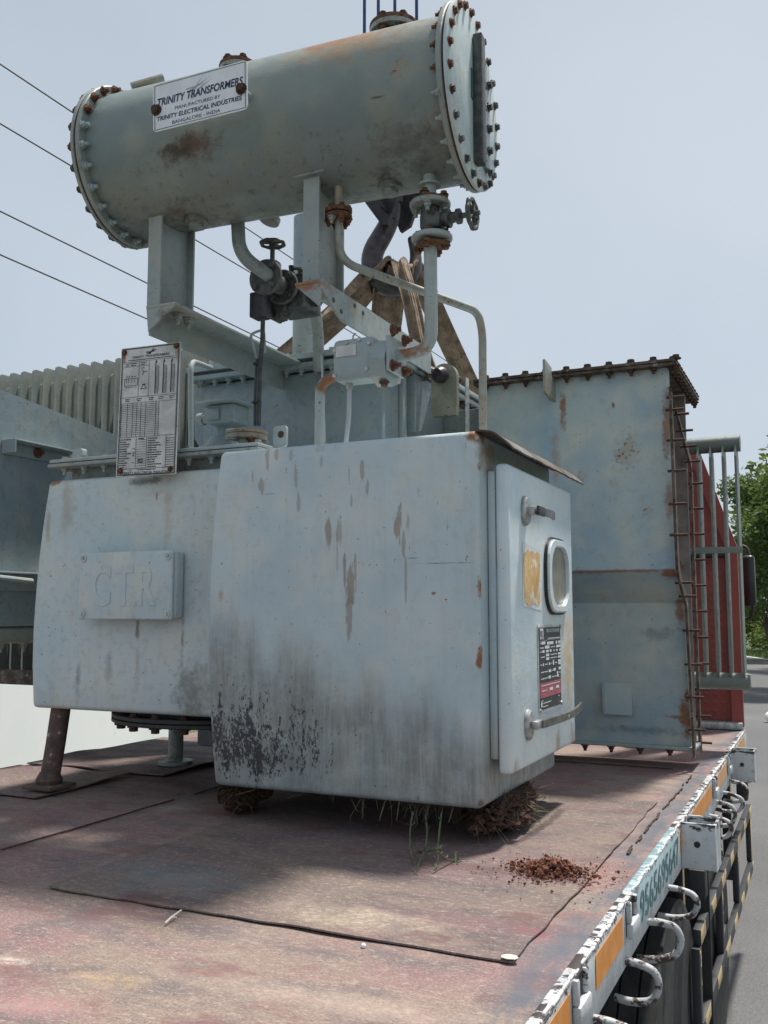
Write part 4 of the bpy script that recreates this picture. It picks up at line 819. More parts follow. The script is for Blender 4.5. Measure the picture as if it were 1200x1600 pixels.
# connection to the tank
MB().box((-1.80, 4.60, .5), (-1.551, 5.3, 1.80), .004).build('box_throat', M['dirty'], X)
# flange frame around the open end with its studs
fp_ = [(4.36, 1.74), (4.40, .955), (4.44, .90), (4.66, .775), (4.77, .06)]
fq = [(4.405, 1.74), (4.445, .975), (4.48, .93), (4.705, .80), (4.815, .075)]
mb = MB(); mb.prism(fp_ + fq[::-1], (-.612, 0, 0), (0, 1, 0), (0, 0, 1), .012); mb.build('end_flange', M['rim_rust'], cbx, 0)
mb = MB(); mb.prism([(5.0, 1.46), (5.05, 1.46), (5.05, .06), (5.0, .06)], (-.612, 0, 0), (0, 1, 0), (0, 0, 1), .012); mb.prism([(4.36, 1.76), (4.41, 1.745), (5.05, 1.47), (5.05, 1.52)], (-.612, 0, 0), (0, 1, 0), (0, 0, 1), .010); mb.prism([(4.77, .055), (4.77, .09), (5.05, .09), (5.05, .055)], (-.612, 0, 0), (0, 1, 0), (0, 0, 1), .010); mb.build('end_flange', M['rim_rust'], cbx, 0)
SD = MB(); SD.cyl((0, 0, -.03), (0, 0, .05), .0065, n=8); SDm = SD.mesh('stud', M['dark_rust'], 40, False)[0]
for z in (1.66, 1.52, 1.38, 1.23, 1.09): inst('stud', SDm, (-.60, 4.385, z), (1, 0, 0), cbx)
for y, z in ((4.50, .88), (4.60, .82), (4.70, .66), (4.722, .50), (4.745, .345), (4.77, .19)): inst('stud', SDm, (-.60, y + .01, z), (1, 0, 0), cbx)
for k in range(11): inst('stud', SDm, (-.60, 5.025, 1.40 - k * .13), (1, 0, 0), cbx)
for k in range(5): inst('stud', SDm, (-.60, 4.43 + k * .13, 1.728 - k * .056), (1, 0, 0), cbx)
mb = MB(); mb.prism([(-.06, .0), (.055, -.02), (.055, .14), (-.06, .155)], ((-1.167, 4.36, 1.707)[0], 4.33, 1.775), (0, 1, 0), (0, 0, 1), .012); le = mb.build('lifting_eye', M['pipe_rust'], cbx, 0)
MB().prism([(4.33, 1.775), (4.45, 1.76), (4.45, 1.872), (4.33, 1.872)], ((-1.167, 4.36, 1.707)[0] + .001, 0, 0), (0, 1, 0), (0, 0, 1), .012).build('eye_web', M['rusty_paint'], le, 0)
q0 = (-1.026, 4.79, 0.245); q1 = (-0.887, 4.77, 0.398)
MB().box((q0[0], 4.74, q0[2]), (q0[0] + .006, 4.80, q1[2]), .001).build('earth_bracket', M['plain'], cbx); MB().box((q0[0] + .006, 4.765, q0[2]), (q1[0], 4.775, q1[2])).build('earth_bracket', M['cable_box'], cbx)

# --- radiators
def radiator(x_list, y0, y1, z0, z1, hr, hx0, hx1, hy, mat, strap, nm_fin, yoff=.0):
    mb = MB(); mb.cyl((hx0, hy, z1 - .01), (hx1, hy, z1 - .01), hr, n=24); mb.cyl((hx1, hy, z1 - .01), (hx1 + .006, hy, z1 - .01), hr * 1.04, n=24); rd = mb.build('radiator', mat, X)
    mb = MB(); mb.cyl((hx0, hy, z0 + .01), (hx1, hy, z0 + .01), hr, n=24); mb.box((hx1 - .02, hy - .03, z0 - .02), (hx1 + .012, hy + .03, z0 + .05), .004); mb.build('bottom_header', mat, rd)
    d = y1 - y0
    poly = [(0, z0 + .10), (.02, z0 + .05), (d * .5, z0 - .01), (d - .02, z0 + .05), (d, z0 + .10), (d, z1 - .09), (d - .03, z1 - .03), (d * .5, z1 + .015), (.03, z1 - .03), (0, z1 - .09)]
    mb = MB(); t = .011
    for s0, s1, tt in ((0, 1, t),): mb.prism(poly, (0, y0, 0), (0, 1, 0), (0, 0, 1), tt)
    me, c = mb.mesh('fin', mat, 20)
    for x in x_list: o = bpy.data.objects.new('fin', me); COL.objects.link(o); put(o, (x, c.y, c.z), rd)
    if strap: MB().box((min(x_list) - .02, y0 - .008, strap), (max(x_list) + .02, y0 - .001, strap + .035), .001).build('tie_strap', mat, rd)
    return rd
radiator([-.425 - .066 * k for k in (0, 1, 2, 3, 5, 6, 7)], 5.47, 5.63, .36, 1.69, .046, -1.0, -.408, 5.55, M['fin2'], 1.065, 'f')
# left radiator bank: broad fins with rounded shoulders
rd = MB().cyl((-4.95, 4.42, .37), (-2.98, 4.42, .37), .055).build('radiator', M['fin'], X)
MB().box((-4.95, 4.25, .315), (-3.0, 4.6, .405), .01).build('bottom_header', M['rim_rust'], rd)
MB().cyl((-4.95, 4.42, 2.06), (-2.98, 4.42, 2.06), .05).build('top_header', M['fin'], rd)
pr = rrect(0, .40, .36, 2.225, .018, 3); mb = MB(); mb.prism(pr, (0, 4.24, 0), (0, 1, 0), (0, 0, 1), .014); ch = rrect(.05, .48, .31, 2.15, .03, 4); mb.prism(ch, (.014, 4.24, 0), (0, 1, 0), (0, 0, 1), .008)
me, c = mb.mesh('fin', M['fin'], 40)
for k in range(20): o = bpy.data.objects.new('fin', me); COL.objects.link(o); put(o, (-3.05 - k * .0925, c.y, c.z), rd)
# left side cubicle
LX = -3.45
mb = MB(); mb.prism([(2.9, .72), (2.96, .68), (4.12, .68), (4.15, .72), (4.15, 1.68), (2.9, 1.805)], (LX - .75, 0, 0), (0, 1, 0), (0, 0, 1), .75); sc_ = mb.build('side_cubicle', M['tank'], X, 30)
for y0, z0, z1, ln in ((3.2, 1.48, 1.545, .42), (2.95, .845, .93, .6)):
    mb = MB(); mb.box((LX + .001, y0, z1 - .008), (LX + .085, y0 + ln, z1), .002); mb.box((LX + .001, y0, z0), (LX + .011, y0 + ln, z1 - .009), .002); mb.box((LX + .001, y0 - .010, z0), (LX + .085, y0 - .001, z1), .002); b_ = mb.build('channel_bracket', M['plain'], sc_, 0)
    inst('bolt', BIGR, (LX + .012, y0 + .2, (z0 + z1) / 2), (1, 0, 0), b_)
MB().tube([(-3.35, 3.049, 0.904), (-3.35, 3.31, 0.889)], .012, 8).build('bracket_pipe', M['pipe'], sc_)
MB().box((LX - .3, 2.95, .60), (LX - .01, 4.12, .679), .02, 3).build('bottom_trough', M['fin'], sc_)
for k in range(8): inst('bolt', BIG, (LX - .05, 3.0 + .14 * k, .60), (0, 0, -1), sc_)

# --- conservator
CY, CZ = 3.0, 2.572
mb = MB(); mb.lathe([(.285, 0), (.285, 1.45)], (-2.54, CY, CZ), (1, 0, 0), 72); con = mb.build('conservator', M['cons'], X, 40)
for x0, side_ in ((-1.105, 1), (-2.56, -1)):
    a, b = (x0, x0 + .020) if side_ > 0 else (x0, x0 + .020)
    MB().lathe([(.286, 0), (.316, 0), (.320, .004), (.320, .016), (.316, .020), (.286, .020)], (a, CY, CZ), (1, 0, 0), 72).build('end_ring', M['flange'], con, 40)
    xc = x0 + .0255 if side_ > 0 else x0 - .0225
    MB().lathe([(.30, 0), (.317, 0), (.317, .0045), (.30, .0045)], (x0 + .0203 if side_ > 0 else x0 - .005, CY, CZ), (1, 0, 0), 72).build('gasket', M['dark_rust'], con, 40)
    cv = MB().lathe([(.314, 0), (.320, .003), (.320, .014), (.315, .017)], (xc, CY, CZ), (1, 0, 0), 72).build('end_cover', M['tapbox'] if side_ > 0 else M['flange'], con, 40)
    n_ = 24
    for k in range(n_):
        a = 2 * math.pi * (k + .5) / n_; p = (CY + .302 * math.cos(a), CZ + .302 * math.sin(a)); rusty = math.cos(a) < .2 and math.sin(a) > -.35
        hm = (B_R if rusty else random.choice((B_M, B_M, B_D))); nm_ = (N_R if (rusty and side_ > 0) or (side_ < 0 and math.sin(a) > .35) else N_P)
        if side_ > 0: inst('bolt', hm, (xc + .017, *p), (1, 0, 0), con, sc=.84); inst('nut', nm_, (x0, *p), (-1, 0, 0), con, sc=.84)
        else: inst('bolt', hm, (xc, *p), (-1, 0, 0), con); inst('nut', nm_, (x0 + .02, *p), (1, 0, 0), con, sc=1.05)
# level gauge on the right cover
gx = -1.0795 + .017
g0 = (-1.055, 3.025, 2.804); g1 = (-1.055, 3.011, 2.324); gy = (-1.055, 2.998, 2.553)[1]
mb = MB(); mb.box((gx + .001, gy - .02, g1[2]), (gx + .035, gy + .028, g0[2]), .004); lg_ = mb.build('level_gauge', M['dark_metal'], con)
MB().box((gx + .001, gy + .030, g1[2] + .04), (gx + .012, gy + .17, g0[2] - .03), .003).build('gauge_frame', M['plain'], lg_)
MB().box((gx + .013, gy + .085, g1[2] + .06), (gx + .016, gy + .112, g0[2] - .05), .001).build('gauge_glass', M['gauge_glass'], lg_)
for k in range(5):
    z = g1[2] + .07 + (g0[2] - g1[2] - .14) * k / 4
    inst('bolt', B_M, (gx + .012, gy + .055, z), (1, 0, 0), lg_, sc=.9); inst('bolt', B_M, (gx + .012, gy + .145, z - .04), (1, 0, 0), lg_, sc=.9)
MB().box((gx + .001, gy - .045, CZ - .02), (gx + .0035, gy - .021, CZ + .09), 0).build('green_mark', simple('green_mark', (.02, .10, .075), (.04, .15, .11), 40, .6, 0, 0), con, 0)
# maker's sign
SA, SB_, SCc = Vector((-2.19, 2.66, 2.677)), Vector((-1.796, 2.66, 2.689)), Vector((-2.19, 2.66, 2.493))
u_ = (SB_ - SA).normalized(); v_ = (SCc - SA); v_ = (v_ - u_ * v_.dot(u_)).normalized(); w_ = (SB_ - SA).length; h_ = (SCc - SA).length; nn = v_.cross(u_).normalized()
mb = MB(); mb.prism(rrect(0, 0, w_, h_, .016), SA, u_, v_, .003); sg = mb.build('maker_sign', M['signwhite'], con, 0)
p = Panel(SA, u_, v_, .0012); k = w_ / 100; p.v = p.v * (h_ / (58 * k)); S = lambda *a: [q * k for q in a]; Hs = 58.0; ky = h_ / 58.0
p.frame(*S(2, 2, 98, Hs - 2), .6 * k)
p.build('sign_border', M['ink'], sg)
p = Panel(SA, u_, v_, .0013); p.v = p.v * (h_ / (58 * k))
p.text('TRINITY TRANSFORMERS', *S(4, 18.5, 95, 28), .022, .12); p.text('MANUFACTURED BY', *S(24, 33, 72, 37), 0, .05); p.text('TRINITY ELECTRICAL INDUSTRIES', *S(4, 40.5, 94, 46), .018, .1); p.text('BANGALORE - INDIA', *S(21, 49.7, 72, 53.7), 0, .05)
p.build('sign_lettering', M['navy'], sg)
p = Panel(SA, u_, v_, .0013); p.v = p.v * (h_ / (58 * k))
for a, b, t in (((40, 19), (62, 8), 1.6), ((44, 21), (53, 5), 1.2), ((36, 16), (58, 14), 1.1), ((48, 20), (64, 11), 1.3)):
    d = Vector((b[0] - a[0], b[1] - a[1])).normalized(); q = Vector((-d.y, d.x)) * t / 2; p.poly([((a[0] + q.x) * k, (a[1] + q.y) * k), (b[0] * k, b[1] * k), ((a[0] - q.x) * k, (a[1] - q.y) * k)])
p.build('worn_emblem', simple('faint_print', (.26, .27, .29), (.38, .39, .42), 60, .6, 0, 0), sg)
for a, b in ((4, Hs * .55), (94, Hs * .57)):
    c_ = SA + u_ * a * k + v_ * b * ky; inst('bolt', B_D, c_, nn, sg, sc=1.1); MB().cyl(c_ - nn * .004, c_ - nn * .06, .012, n=10).build('sign_stay', M['plain'], sg)
# fittings along the top and bottom
def port(q, r, h, rf, mat, matf, nb=6):
    mb = MB(); mb.cyl((q[0], CY + .02, CZ + .25), (q[0], CY + .02, CZ + .285 + h), r); mb.lathe([(rf, 0), (rf, .018)], (q[0], CY + .02, CZ + .285 + h - .018), n=32); o_ = mb.build('top_port', mat, con)
    MB().lathe([(rf, 0), (rf * 1.01, .004), (rf, .014)], (q[0], CY + .02, CZ + .285 + h + .002), n=32).build('port_cover', matf, o_)
    for k in range(nb): a = 2 * math.pi * k / nb + .3; c_ = (q[0] + rf * .8 * math.cos(a), CY + .02 + rf * .8 * math.sin(a)); inst('bolt', B_D, (*c_, CZ + .285 + h + .016), (0, 0, 1), o_); inst('nut', BIGR, (*c_, CZ + .285 + h - .018), (0, 0, -1), o_, sc=.8)
port((-1.377, 3.02, 2.918), .055, .058, .092, M['rusty_paint'], M['rust']); port((-2.045, 3.02, 2.952), .045, .05, .075, M['rusty_paint'], M['rust'])
q = (-1.806, 3, 2.906); MB().box((q[0] - .045, 2.94, CZ + .280), (q[0] + .045, 3.06, CZ + .298), .004).build('top_pad', M['flange'], con)
MB().tube([(-2.466, 2.9, 2.862), (-2.375, 2.98, 2.923)], .016, 10).build('breather_stub', M['rusty_paint'], con)
for q in ((-2.199, 2.98, 2.296), (-1.377, 2.98, 2.285)):
    MB().lathe([(.045, .04), (.045, 0), (.03, -.005), (.03, -.02), (.022, -.024)], (q[0], 2.98, CZ - .295), n=24).build('drain_plug', M['cons'], con)
q = (-1.997, 3.2, 2.342); mb = MB(); mb.lathe([(.028, .10), (.028, .022), (.045, .02), (.045, 0), (.02, -.012)], (q[0], 3.2, q[2]), (.25, .3, 1), n=20); sp = mb.build('rear_port', M['rusty_paint'], con)

con.rotation_euler.z = R(3.5)
# --- conservator stand
def ibeam_post(px0, px1, y0, y1, z0, z1, pxb):
    a = px0; b = px1; mb = MB(); mb.box((a, y0, z0), (b, y0 + .012, z1), .002); mb.box((a, y1 - .012, z0), (b, y1, z1), .002); mb.box(((a + b) / 2 - .006, y0 + .0125, z0), ((a + b) / 2 + .006, y1 - .0125, z1)); 
    post = mb.build('support_post', M['beam'], X, 0)
    MB().box((a - .035, y0 - .02, z1 - .012), (b + .03, y1 + .02, z1 - .001), .002).build('saddle_plate', M['dirty'], post, 0); return post
lx0 = (-2.371, 2.88, 2.144)[0]; lx1 = (-2.308, 2.88, 2.134)[0]; rx0 = (-1.668, 2.88, 2.077)[0]; rx1 = (-1.602, 2.88, 2.066)[0]
zb = (-2.312, 2.85, 1.924)[2]; zr = (-1.631, 2.85, 1.916)[2]
ibeam_post(lx0, lx1, 2.88, 3.10, zb + .002, 2.335, 0); ibeam_post(rx0, rx1, 2.88, 3.08, zr + .002, 2.335, 0)
def lbeam(xw, xf, z, zl, y0, y1, web_right):
    # angle beam: upright web and a top flange, near end closed by a slanting gusset
    mb = MB(); h = z - zl
    x0, x1 = min(xw, xf), max(xw, xf); wx = (xw - .010, xw) if web_right else (xw, xw + .010)
    mb.prism([(y0, z), (y1, z), (y1, zl - .0), (y0 + (.16 if web_right else .02), zl)] + ([(y0, z - .035)] if web_right else []), (wx[0], 0, 0), (0, 1, 0), (0, 0, 1), .010)
    mb.box((x0 + (0 if web_right else .0105), y0, z - .010), (x1 - (.0105 if web_right else 0), y1, z), .001)
    g = [(x0, z - .0105), (x1, z - .0105), (xw + (-.0105 if web_right else .0105), zl + .01)]
    mb.prism(g if web_right else g[::-1], (0, y0 + .012, 0), (1, 0, 0), (0, 0, 1), .010)
    return mb.build('support_beam', M['beam'], X, 0)
bx0 = (-2.335, 2.84, 1.919); bx1 = (-2.234, 2.84, 1.915); bl = (-2.337, 2.84, 1.813)
b1 = lbeam(bx0[0] - .005, bx1[0] + .03, zb, bl[2], 2.84, 3.95, False)
for dy in (.1, .17): inst('bolt', BIG, (bx0[0] + .07, 2.84 + dy, zb - .011), (0, 0, -1), b1)
cx_a = (-1.665, 2.84, 1.913); cx_b = (-1.571, 2.84, 1.911); cl = (-1.573, 2.84, 1.809)
b2 = lbeam(cx_b[0] + .004, cx_a[0] - .01, zr, cl[2], 2.84, 3.86, True)
for yy, zz in ((2.93, -.05), (2.99, -.075), (3.10, -.02), (3.17, -.028)): MB().cyl((cx_b[0] + .0035, yy, zr + zz), (cx_b[0] + .0062, yy, zr + zz), .009, n=12).build('bolt_hole', M['black'], b2)
# rear vent stack on the tank cover
q = (-2.294, 4, 2.128); mb = MB(); mb.cyl((q[0], 4.0, 1.963), (q[0], 4.0, 2.72), .066, n=32); mb.lathe([(.1, 0), (.1, .016)], (q[0], 4.0, 1.964), n=32); mb.build('vent_stack', M['plain'], X)

# --- pipework
def handwheel(c, axis, r, par, nm='hand_wheel'):
    x, y, z = frame(axis); c = Vector(c); mb = MB(); n = 40; pts = [c + x * (r * (1 + .05 * math.cos(8 * 2 * math.pi * k / n)) * math.cos(2 * math.pi * k / n)) + y * (r * (1 + .05 * math.cos(8 * 2 * math.pi * k / n)) * math.sin(2 * math.pi * k / n)) for k in range(n + 1)]
    mb.tube(pts, r * .17, 8, False)
    for k in range(5): a = 2 * math.pi * k / 5; mb.tube([c + z * .004, c + x * r * math.cos(a) + y * r * math.sin(a)], [r * .16, r * .11], 6)
    mb.lathe([(r * .3, -.012), (r * .3, .012)], c, axis, 12); return mb.build(nm, M['dark_metal'], par, 50)
y = 3.0
mb = MB(); mb.tube(fillet([(-1.22, 3, 2.341), (-1.216, 3, 1.655), (-1.37, 2.97, 1.638)], .17, 12), .0235, 18); mb.lathe([(.024, 0), (.04, .004), (.04, .012)], (-1.22, 3, 2.267), (0, 0, -1), 20); pipe1 = mb.build('oil_pipe', M['pipe'], X)
v1 = (-1.218, 3, 2.182); v2 = (-1.212, 3, 2.058); v1 = (v1[0], 3.0, v1[2]); v2 = (v2[0], 3.0, v2[2])
mb = MB(); mb.cyl((v1[0], 3, v2[2]), (v1[0], 3, v1[2]), .033); mb.box((v1[0] - .03, 2.965, v2[2] + .03), (v1[0] + .05, 3.035, v1[2] - .035), .012); vb = mb.build('gate_valve', M['dark_metal'], X)
mb = MB(); mb.lathe([(.070, -.006), (.073, -.002), (.073, .008), (.070, .012)], v1, n=36); mb.build('valve_flange', M['dirty'], vb); mb = MB(); mb.lathe([(.070, -.006), (.073, -.002), (.073, .008), (.070, .012)], v2, n=36); mb.build('valve_flange', M['plain'], vb)
for v, s_ in ((v1, 1), (v2, -1)):
    mb = MB(); Mx = Matrix.Translation(Vector(v) + Vector((0, 0, .022 * s_))) @ Matrix.Rotation(R(45), 4, 'Z'); mb.box((-.05, -.05, -.007), (.05, .05, .007), .004, 2, Mx); mb.build('square_flange', M['rust'], vb)
    for k in range(4): a = R(90 * k); inst('bolt', B_R, (v[0] + .052 * math.cos(a), 3 + .052 * math.sin(a), v[2] + .0295 * s_), (0, 0, s_), vb, sc=.9); inst('nut', BIG if s_ > 0 else BIGR, (v[0] + .052 * math.cos(a + .2), 3 + .052 * math.sin(a + .2), v[2] - .0065 * s_), (0, 0, -s_), vb, sc=.72)
zz = (v1[2] + v2[2]) / 2 + .004
mb = MB(); mb.lathe([(.026, 0), (.026, .03), (.034, .031), (.034, .045), (.02, .05), (.018, .07), (.027, .071), (.027, .085), (.010, .09), (.009, .155)], (v1[0] + .03, 3, zz), (1, 0, 0), 12); mb.build('valve_bonnet', M['dark_metal'], vb)
hwc = (-1.06, 3, 2.11); handwheel((hwc[0], 3.0, zz), (1, 0, 0), .050, vb)
# thin rusty pipe
f1 = (-1.559, 2.95, 2.194)
mb = MB(); mb.tube(fillet([(-1.56, 2.95, 2.316), (-1.555, 2.95, 2.016), (-1.161, 3.34, 1.888), (-1.151, 3.36, 1.809), (-1.161, 3.38, 1.318)], .07, 8), .0155, 14); pp_ = mb.build('equaliser_pipe', M['pipe_rust'], X)
mb = MB(); mb.lathe([(.047, 0), (.05, .004), (.05, .014), (.047, .016)], (f1[0], 2.95, f1[2] + .002), n=28); mb.lathe([(.047, -.018), (.05, -.014), (.05, -.004), (.047, -.001)], (f1[0], 2.95, f1[2] - .002), n=28); fl_ = mb.build('pipe_flange', M['rust'], pp_)
for k in range(6): a = R(60 * k + 15); c_ = (f1[0] + .037 * math.cos(a), 2.95 + .037 * math.sin(a)); inst('nut', BIG if k == 4 else BIGR, (*c_, f1[2] - .02), (0, 0, -1), fl_, sc=.62); inst('bolt', B_R, (*c_, f1[2] + .018), (0, 0, 1), fl_, sc=.7)
# junction box on the pipe end
j0 = (-1.568, 2.92, 1.564); j1 = (-1.399, 2.92, 1.716)
mb = MB(); mb.box((j0[0], 2.92, j0[2]), (j1[0], 3.03, j1[2]), .022, 3); jb = mb.build('junction_box', M['pipe'], X)
mb = MB(); mb.lathe([(.085, 0), (.085, .06)], (j1[0] - .015, 2.99, (j0[2] + j1[2]) / 2 - .012), (1, 0, -.06), 8); mb.build('relay_body', M['pipe'], jb, 20)
fx = j1[0] + .048; mb = MB(); mb.box((fx, 2.91, j0[2] + .015), (fx + .016, 3.05, j1[2] - .01), .006); mb.build('square_flange', M['pipe'], jb)
for a, b in ((2.93, .035), (3.03, .035), (2.93, .16), (3.03, .15)): inst('bolt', BIGR, (fx + .016, a, j0[2] + b), (1, 0, 0), jb, sc=.85)
MB().box((j0[0] + .018, 2.9165, j0[2] + .085), (j0[0] + .098, 2.9195, j0[2] + .125), 0).build('small_plate', M['nameplate'], jb, 0)
for x, z in ((j0[0] + .012, j0[2] + .02), (j1[0] - .03, j0[2] + .03), (j0[0] + .06, j1[2] - .02), (j1[0] - .02, j1[2] - .03), (j0[0] + .012, j0[2] + .11), (j0[0] + .11, j0[2] + .14)): inst('screw', SCR, (x, 2.9199, z), (0, -1, 0), jb)
inst('bolt', B_R, (j1[0] + .02, 2.96, j0[2] - .012), (0, 0, -1), jb)
MB().tube(fillet([(-1.616, 3.06, 1.627), (-1.692, 3.06, 1.599), (-1.693, 3.06, 1.307)], .06, 8), .019, 14).build('conduit', M['pipe'], jb); MB().lathe([(.014, 0), (.014, .02), (.009, .03)], (-1.527, 2.98, 1.574), (0, 0, -1), 10).build('cable_gland', M['galv'], jb)
MB().tube([(-1.527, 2.98, 1.564), (-1.539, 3, 1.452), (-1.567, 3.02, 1.305)], .0085, 8).build('cable', simple('grey_cable', (.38, .42, .45), (.46, .50, .52), 9, .5, 0, 0), jb)
MB().tube([(-1.792, 3.25, 1.768), (-1.782, 3.25, 1.598), (-1.772, 3.25, 1.391)], .005, 6).build('cable', M['pipe'], jb)
MB().tube([(j0[0] + .06, 2.97, j1[2] + .0), (j0[0] + .06, 2.97, j1[2] + .02), (j0[0] + .07, 2.97, j1[2] + .03)], .004, 6).build('lifting_ring', M['galv'], jb)
# gas relay with its wheel valve
mb = MB(); mb.tube(fillet([(-2.106, 3.1, 2.407), (-2.089, 3.1, 2.18), (-1.993, 3.165, 2.102), (-2.005, 3.185, 2.11)], .13, 10), .028, 18); mb.lathe([(.03, 0), (.046, .004), (.046, .010)], (-2.109, 3.1, 2.377), (0, 0, -1), 20); mb.build('relay_pipe', M['dirty'], X)
c1 = (-2.014, 3.17, 2.101)
mb = MB(); mb.lathe([(.070, 0), (.074, .003), (.074, .018), (.070, .021)], c1, (0, 1, 0), 40); mb.cyl((c1[0], 3.18, c1[2]), (c1[0] + .0, 3.49, c1[2]), .038); mb.lathe([(.070, 0), (.074, .003), (.074, .018), (.070, .021)], (c1[0] + .0, 3.30, c1[2] - .0), (0, 1, 0), 40); gr = mb.build('gas_relay', M['dark_metal'], X)
for k in range(4):
    a = R(45 + 90 * k)
    for yy in (3.17, 3.30): inst('bolt', B_M, (c1[0] + .056 * math.cos(a), yy, c1[2] + .056 * math.sin(a)), (0, -1, 0), gr, sc=.9)
MB().box((c1[0] - .06, 3.20, c1[2] - .03), (c1[0] + .03, 3.26, c1[2] + .085), .012).build('valve_body', M['dark_metal'], gr)
hw_ = (-2.008, 3.2, 2.256); MB().cyl((hw_[0], 3.22, c1[2] + .05), (hw_[0], 3.22, hw_[2]), .010).build('valve_stem', M['dark_metal'], gr); handwheel((hw_[0], 3.22, hw_[2]), (0, 0, 1), .046, gr)
MB().box((c1[0] - .075, 3.34, c1[2] - .085), (c1[0] + .085, 3.50, c1[2] + .065), .012).build('relay_housing', M['dark_metal'], gr)
MB().cyl((c1[0] + .086, 3.42, c1[2] - .01), (c1[0] + .11, 3.42, c1[2] - .01), .052, n=24).build('sight_glass', M['black'], gr)
for dx, hh in ((-.045, .045), (-.01, .06), (.035, .035), (.07, .05)): MB().lathe([(.016, 0), (.016, hh * .5), (.010, hh * .55), (.013, hh)], (c1[0] + dx, 3.40, c1[2] + .064), n=10).build('test_cock', M['dark_metal'], gr)
MB().tube([(c1[0] - .01, 3.40, c1[2] + .115), (c1[0] + .035, 3.40, c1[2] + .105)], .008, 8).build('test_cock', M['dark_metal'], gr)
c2 = (-2.062, 3.2, 1.994); MB().box((c2[0] - .03, 3.18, c2[2] - .05), (c2[0] + .032, 3.25, c2[2] + .055), .006).build('terminal_block', M['black'], gr)
mb = MB()
rnd = random.Random(2)
for k in range(9): a = (-2.06, 3.32, 2.024); mb.box((a[0] - .05 + .014 * k, 3.30 + rnd.uniform(0, .06), a[2] - .02 - .02 * math.sin(k * .6) - rnd.uniform(0, .012)), (a[0] - .034 + .014 * k, 3.40, a[2] + .05), .003)
mb.build('relay_base', M['dark_metal'], gr)
MB().tube(fillet([(-2.069, 3.45, 2.07), (-2.031, 3.62, 2.115), (-2.086, 3.75, 2.033), (-2.109, 3.8, 1.866)], .09, 8), .027, 16).build('relay_pipe', M['dirty'], X)
mb = MB(); mb.tube([(-2.05, 3.22, 1.952), (-2.07, 3.25, 1.868), (-2.113, 3.3, 1.75), (-2.115, 3.3, 1.519)], .0095, 10); cbl = mb.build('cable', M['cable'], X)
MB().tube([(-2.132, 3.31, 1.809), (-2.14, 3.31, 1.7), (-2.14, 3.31, 1.522)], .0065, 8).build('cable', M['cable'], X); MB().tube(fillet([(-2.129, 3.3, 1.806), (-2.176, 3.32, 1.922), (-2.122, 3.34, 1.943), (-2.126, 3.36, 1.843)], .02, 5), .006, 8).build('cable', M['pipe'], X)
for q in ((-2.122, 3.3, 1.778), (-2.126, 3.3, 1.614)): MB().lathe([(.021, 0), (.021, .007)], (q[0], 3.3, q[2]), n=14).build('cable_tie', M['black'], cbl)
MB().box(tuple(Vector((-1.458, 4, 1.545)) - Vector((0, 0, .1))), tuple(Vector((-1.451, 4.04, 1.814))), .002).build('flat_bar', M['galv'], X); 

# ------------------------------------------------------------------ crane hook, ropes and slings
HY = 4.5
hkc = empty('crane_hook', (-2.052, 4.5, 2.91), 'dark steel crane hook and block on blue ropes behind the conservator drum', 'crane hook')
mb = MB(); pth = [(-2.045, 4.5, 3.018), (-2.049, 4.5, 2.91), (-2.075, 4.5, 2.835), (-2.108, 4.48, 2.761), (-2.14, 4.45, 2.684), (-2.142, 4.43, 2.595), (-2.099, 4.42, 2.497), (-2.025, 4.44, 2.45), (-1.954, 4.48, 2.488), (-1.922, 4.52, 2.574), (-1.927, 4.54, 2.666), (-1.957, 4.55, 2.761)]
def smooth_path(p, it=2):
    p = [Vector(q) for q in p]
    for _ in range(it):
        o = [p[0]]
        for a, b in zip(p, p[1:]): o += [a * .75 + b * .25, a * .25 + b * .75]
        p = o + [p[-1]]
    return p
sp = smooth_path(pth); n_ = len(sp); rad = []
for k in range(n_): t = k / (n_ - 1); rad.append(.040 + .018 * math.sin(math.pi * min(1, t * 1.3)) - (.03 * max(0, t - .75) * 4 * .6))
mb.tube(sp, rad, 16); mb.build('hook', M['hook'], hkc, 60)
mb = MB(); mb.cyl(tuple(Vector((-2.045, 4.5, 2.952))), tuple(Vector((-2.045, 4.5, 3.018))), .06, n=6); mb.build('shank_nut', M['hook'], hkc)
def plate(pxs, y0, th, nm, mat):
    mb = MB(); mb.prism([(q[0], q[2]) for q in pxs], (0, y0, 0), (1, 0, 0), (0, 0, 1), th); return mb.build(nm, mat, hkc, 0)
plate([(-2.253, 4.4, 3.382), (-2.213, 4.4, 3.081), (-2.158, 4.4, 2.933), (-2.063, 4.4, 2.795), (-2.029, 4.4, 2.789), (-1.958, 4.4, 2.959), (-1.939, 4.4, 3.311)], 4.42, .03, 'cheek_plate', M['blockpaint'])
plate([(-2.205, 4.6, 3.468), (-2.145, 4.6, 3.079), (-2.048, 4.6, 2.832), (-1.99, 4.6, 2.858), (-1.905, 4.6, 3.069), (-1.881, 4.6, 3.395)], 4.63, .03, 'cheek_plate', M['blockpaint'])
MB().prism([(0, 0), (.012, 0), (.012, .25), (0, .25)], (-2.03, 4.5, 2.852), (1, 0, 0), (-.35, 0, 1), .2).build('cheek_plate', M['blockpaint'], hkc, 0)
q = (-2.084, 4.52, 3.217); mb = MB()
for dx in (-.16, -.09, .09, .16): mb.lathe([(.10, -.018), (.10, -.014), (.085, 0), (.10, .014), (.10, .018)], (q[0] + dx * .4, 4.52, q[2] + .1), (1, 0, 0), 28)
mb.build('sheave', M['blockpaint'], hkc)
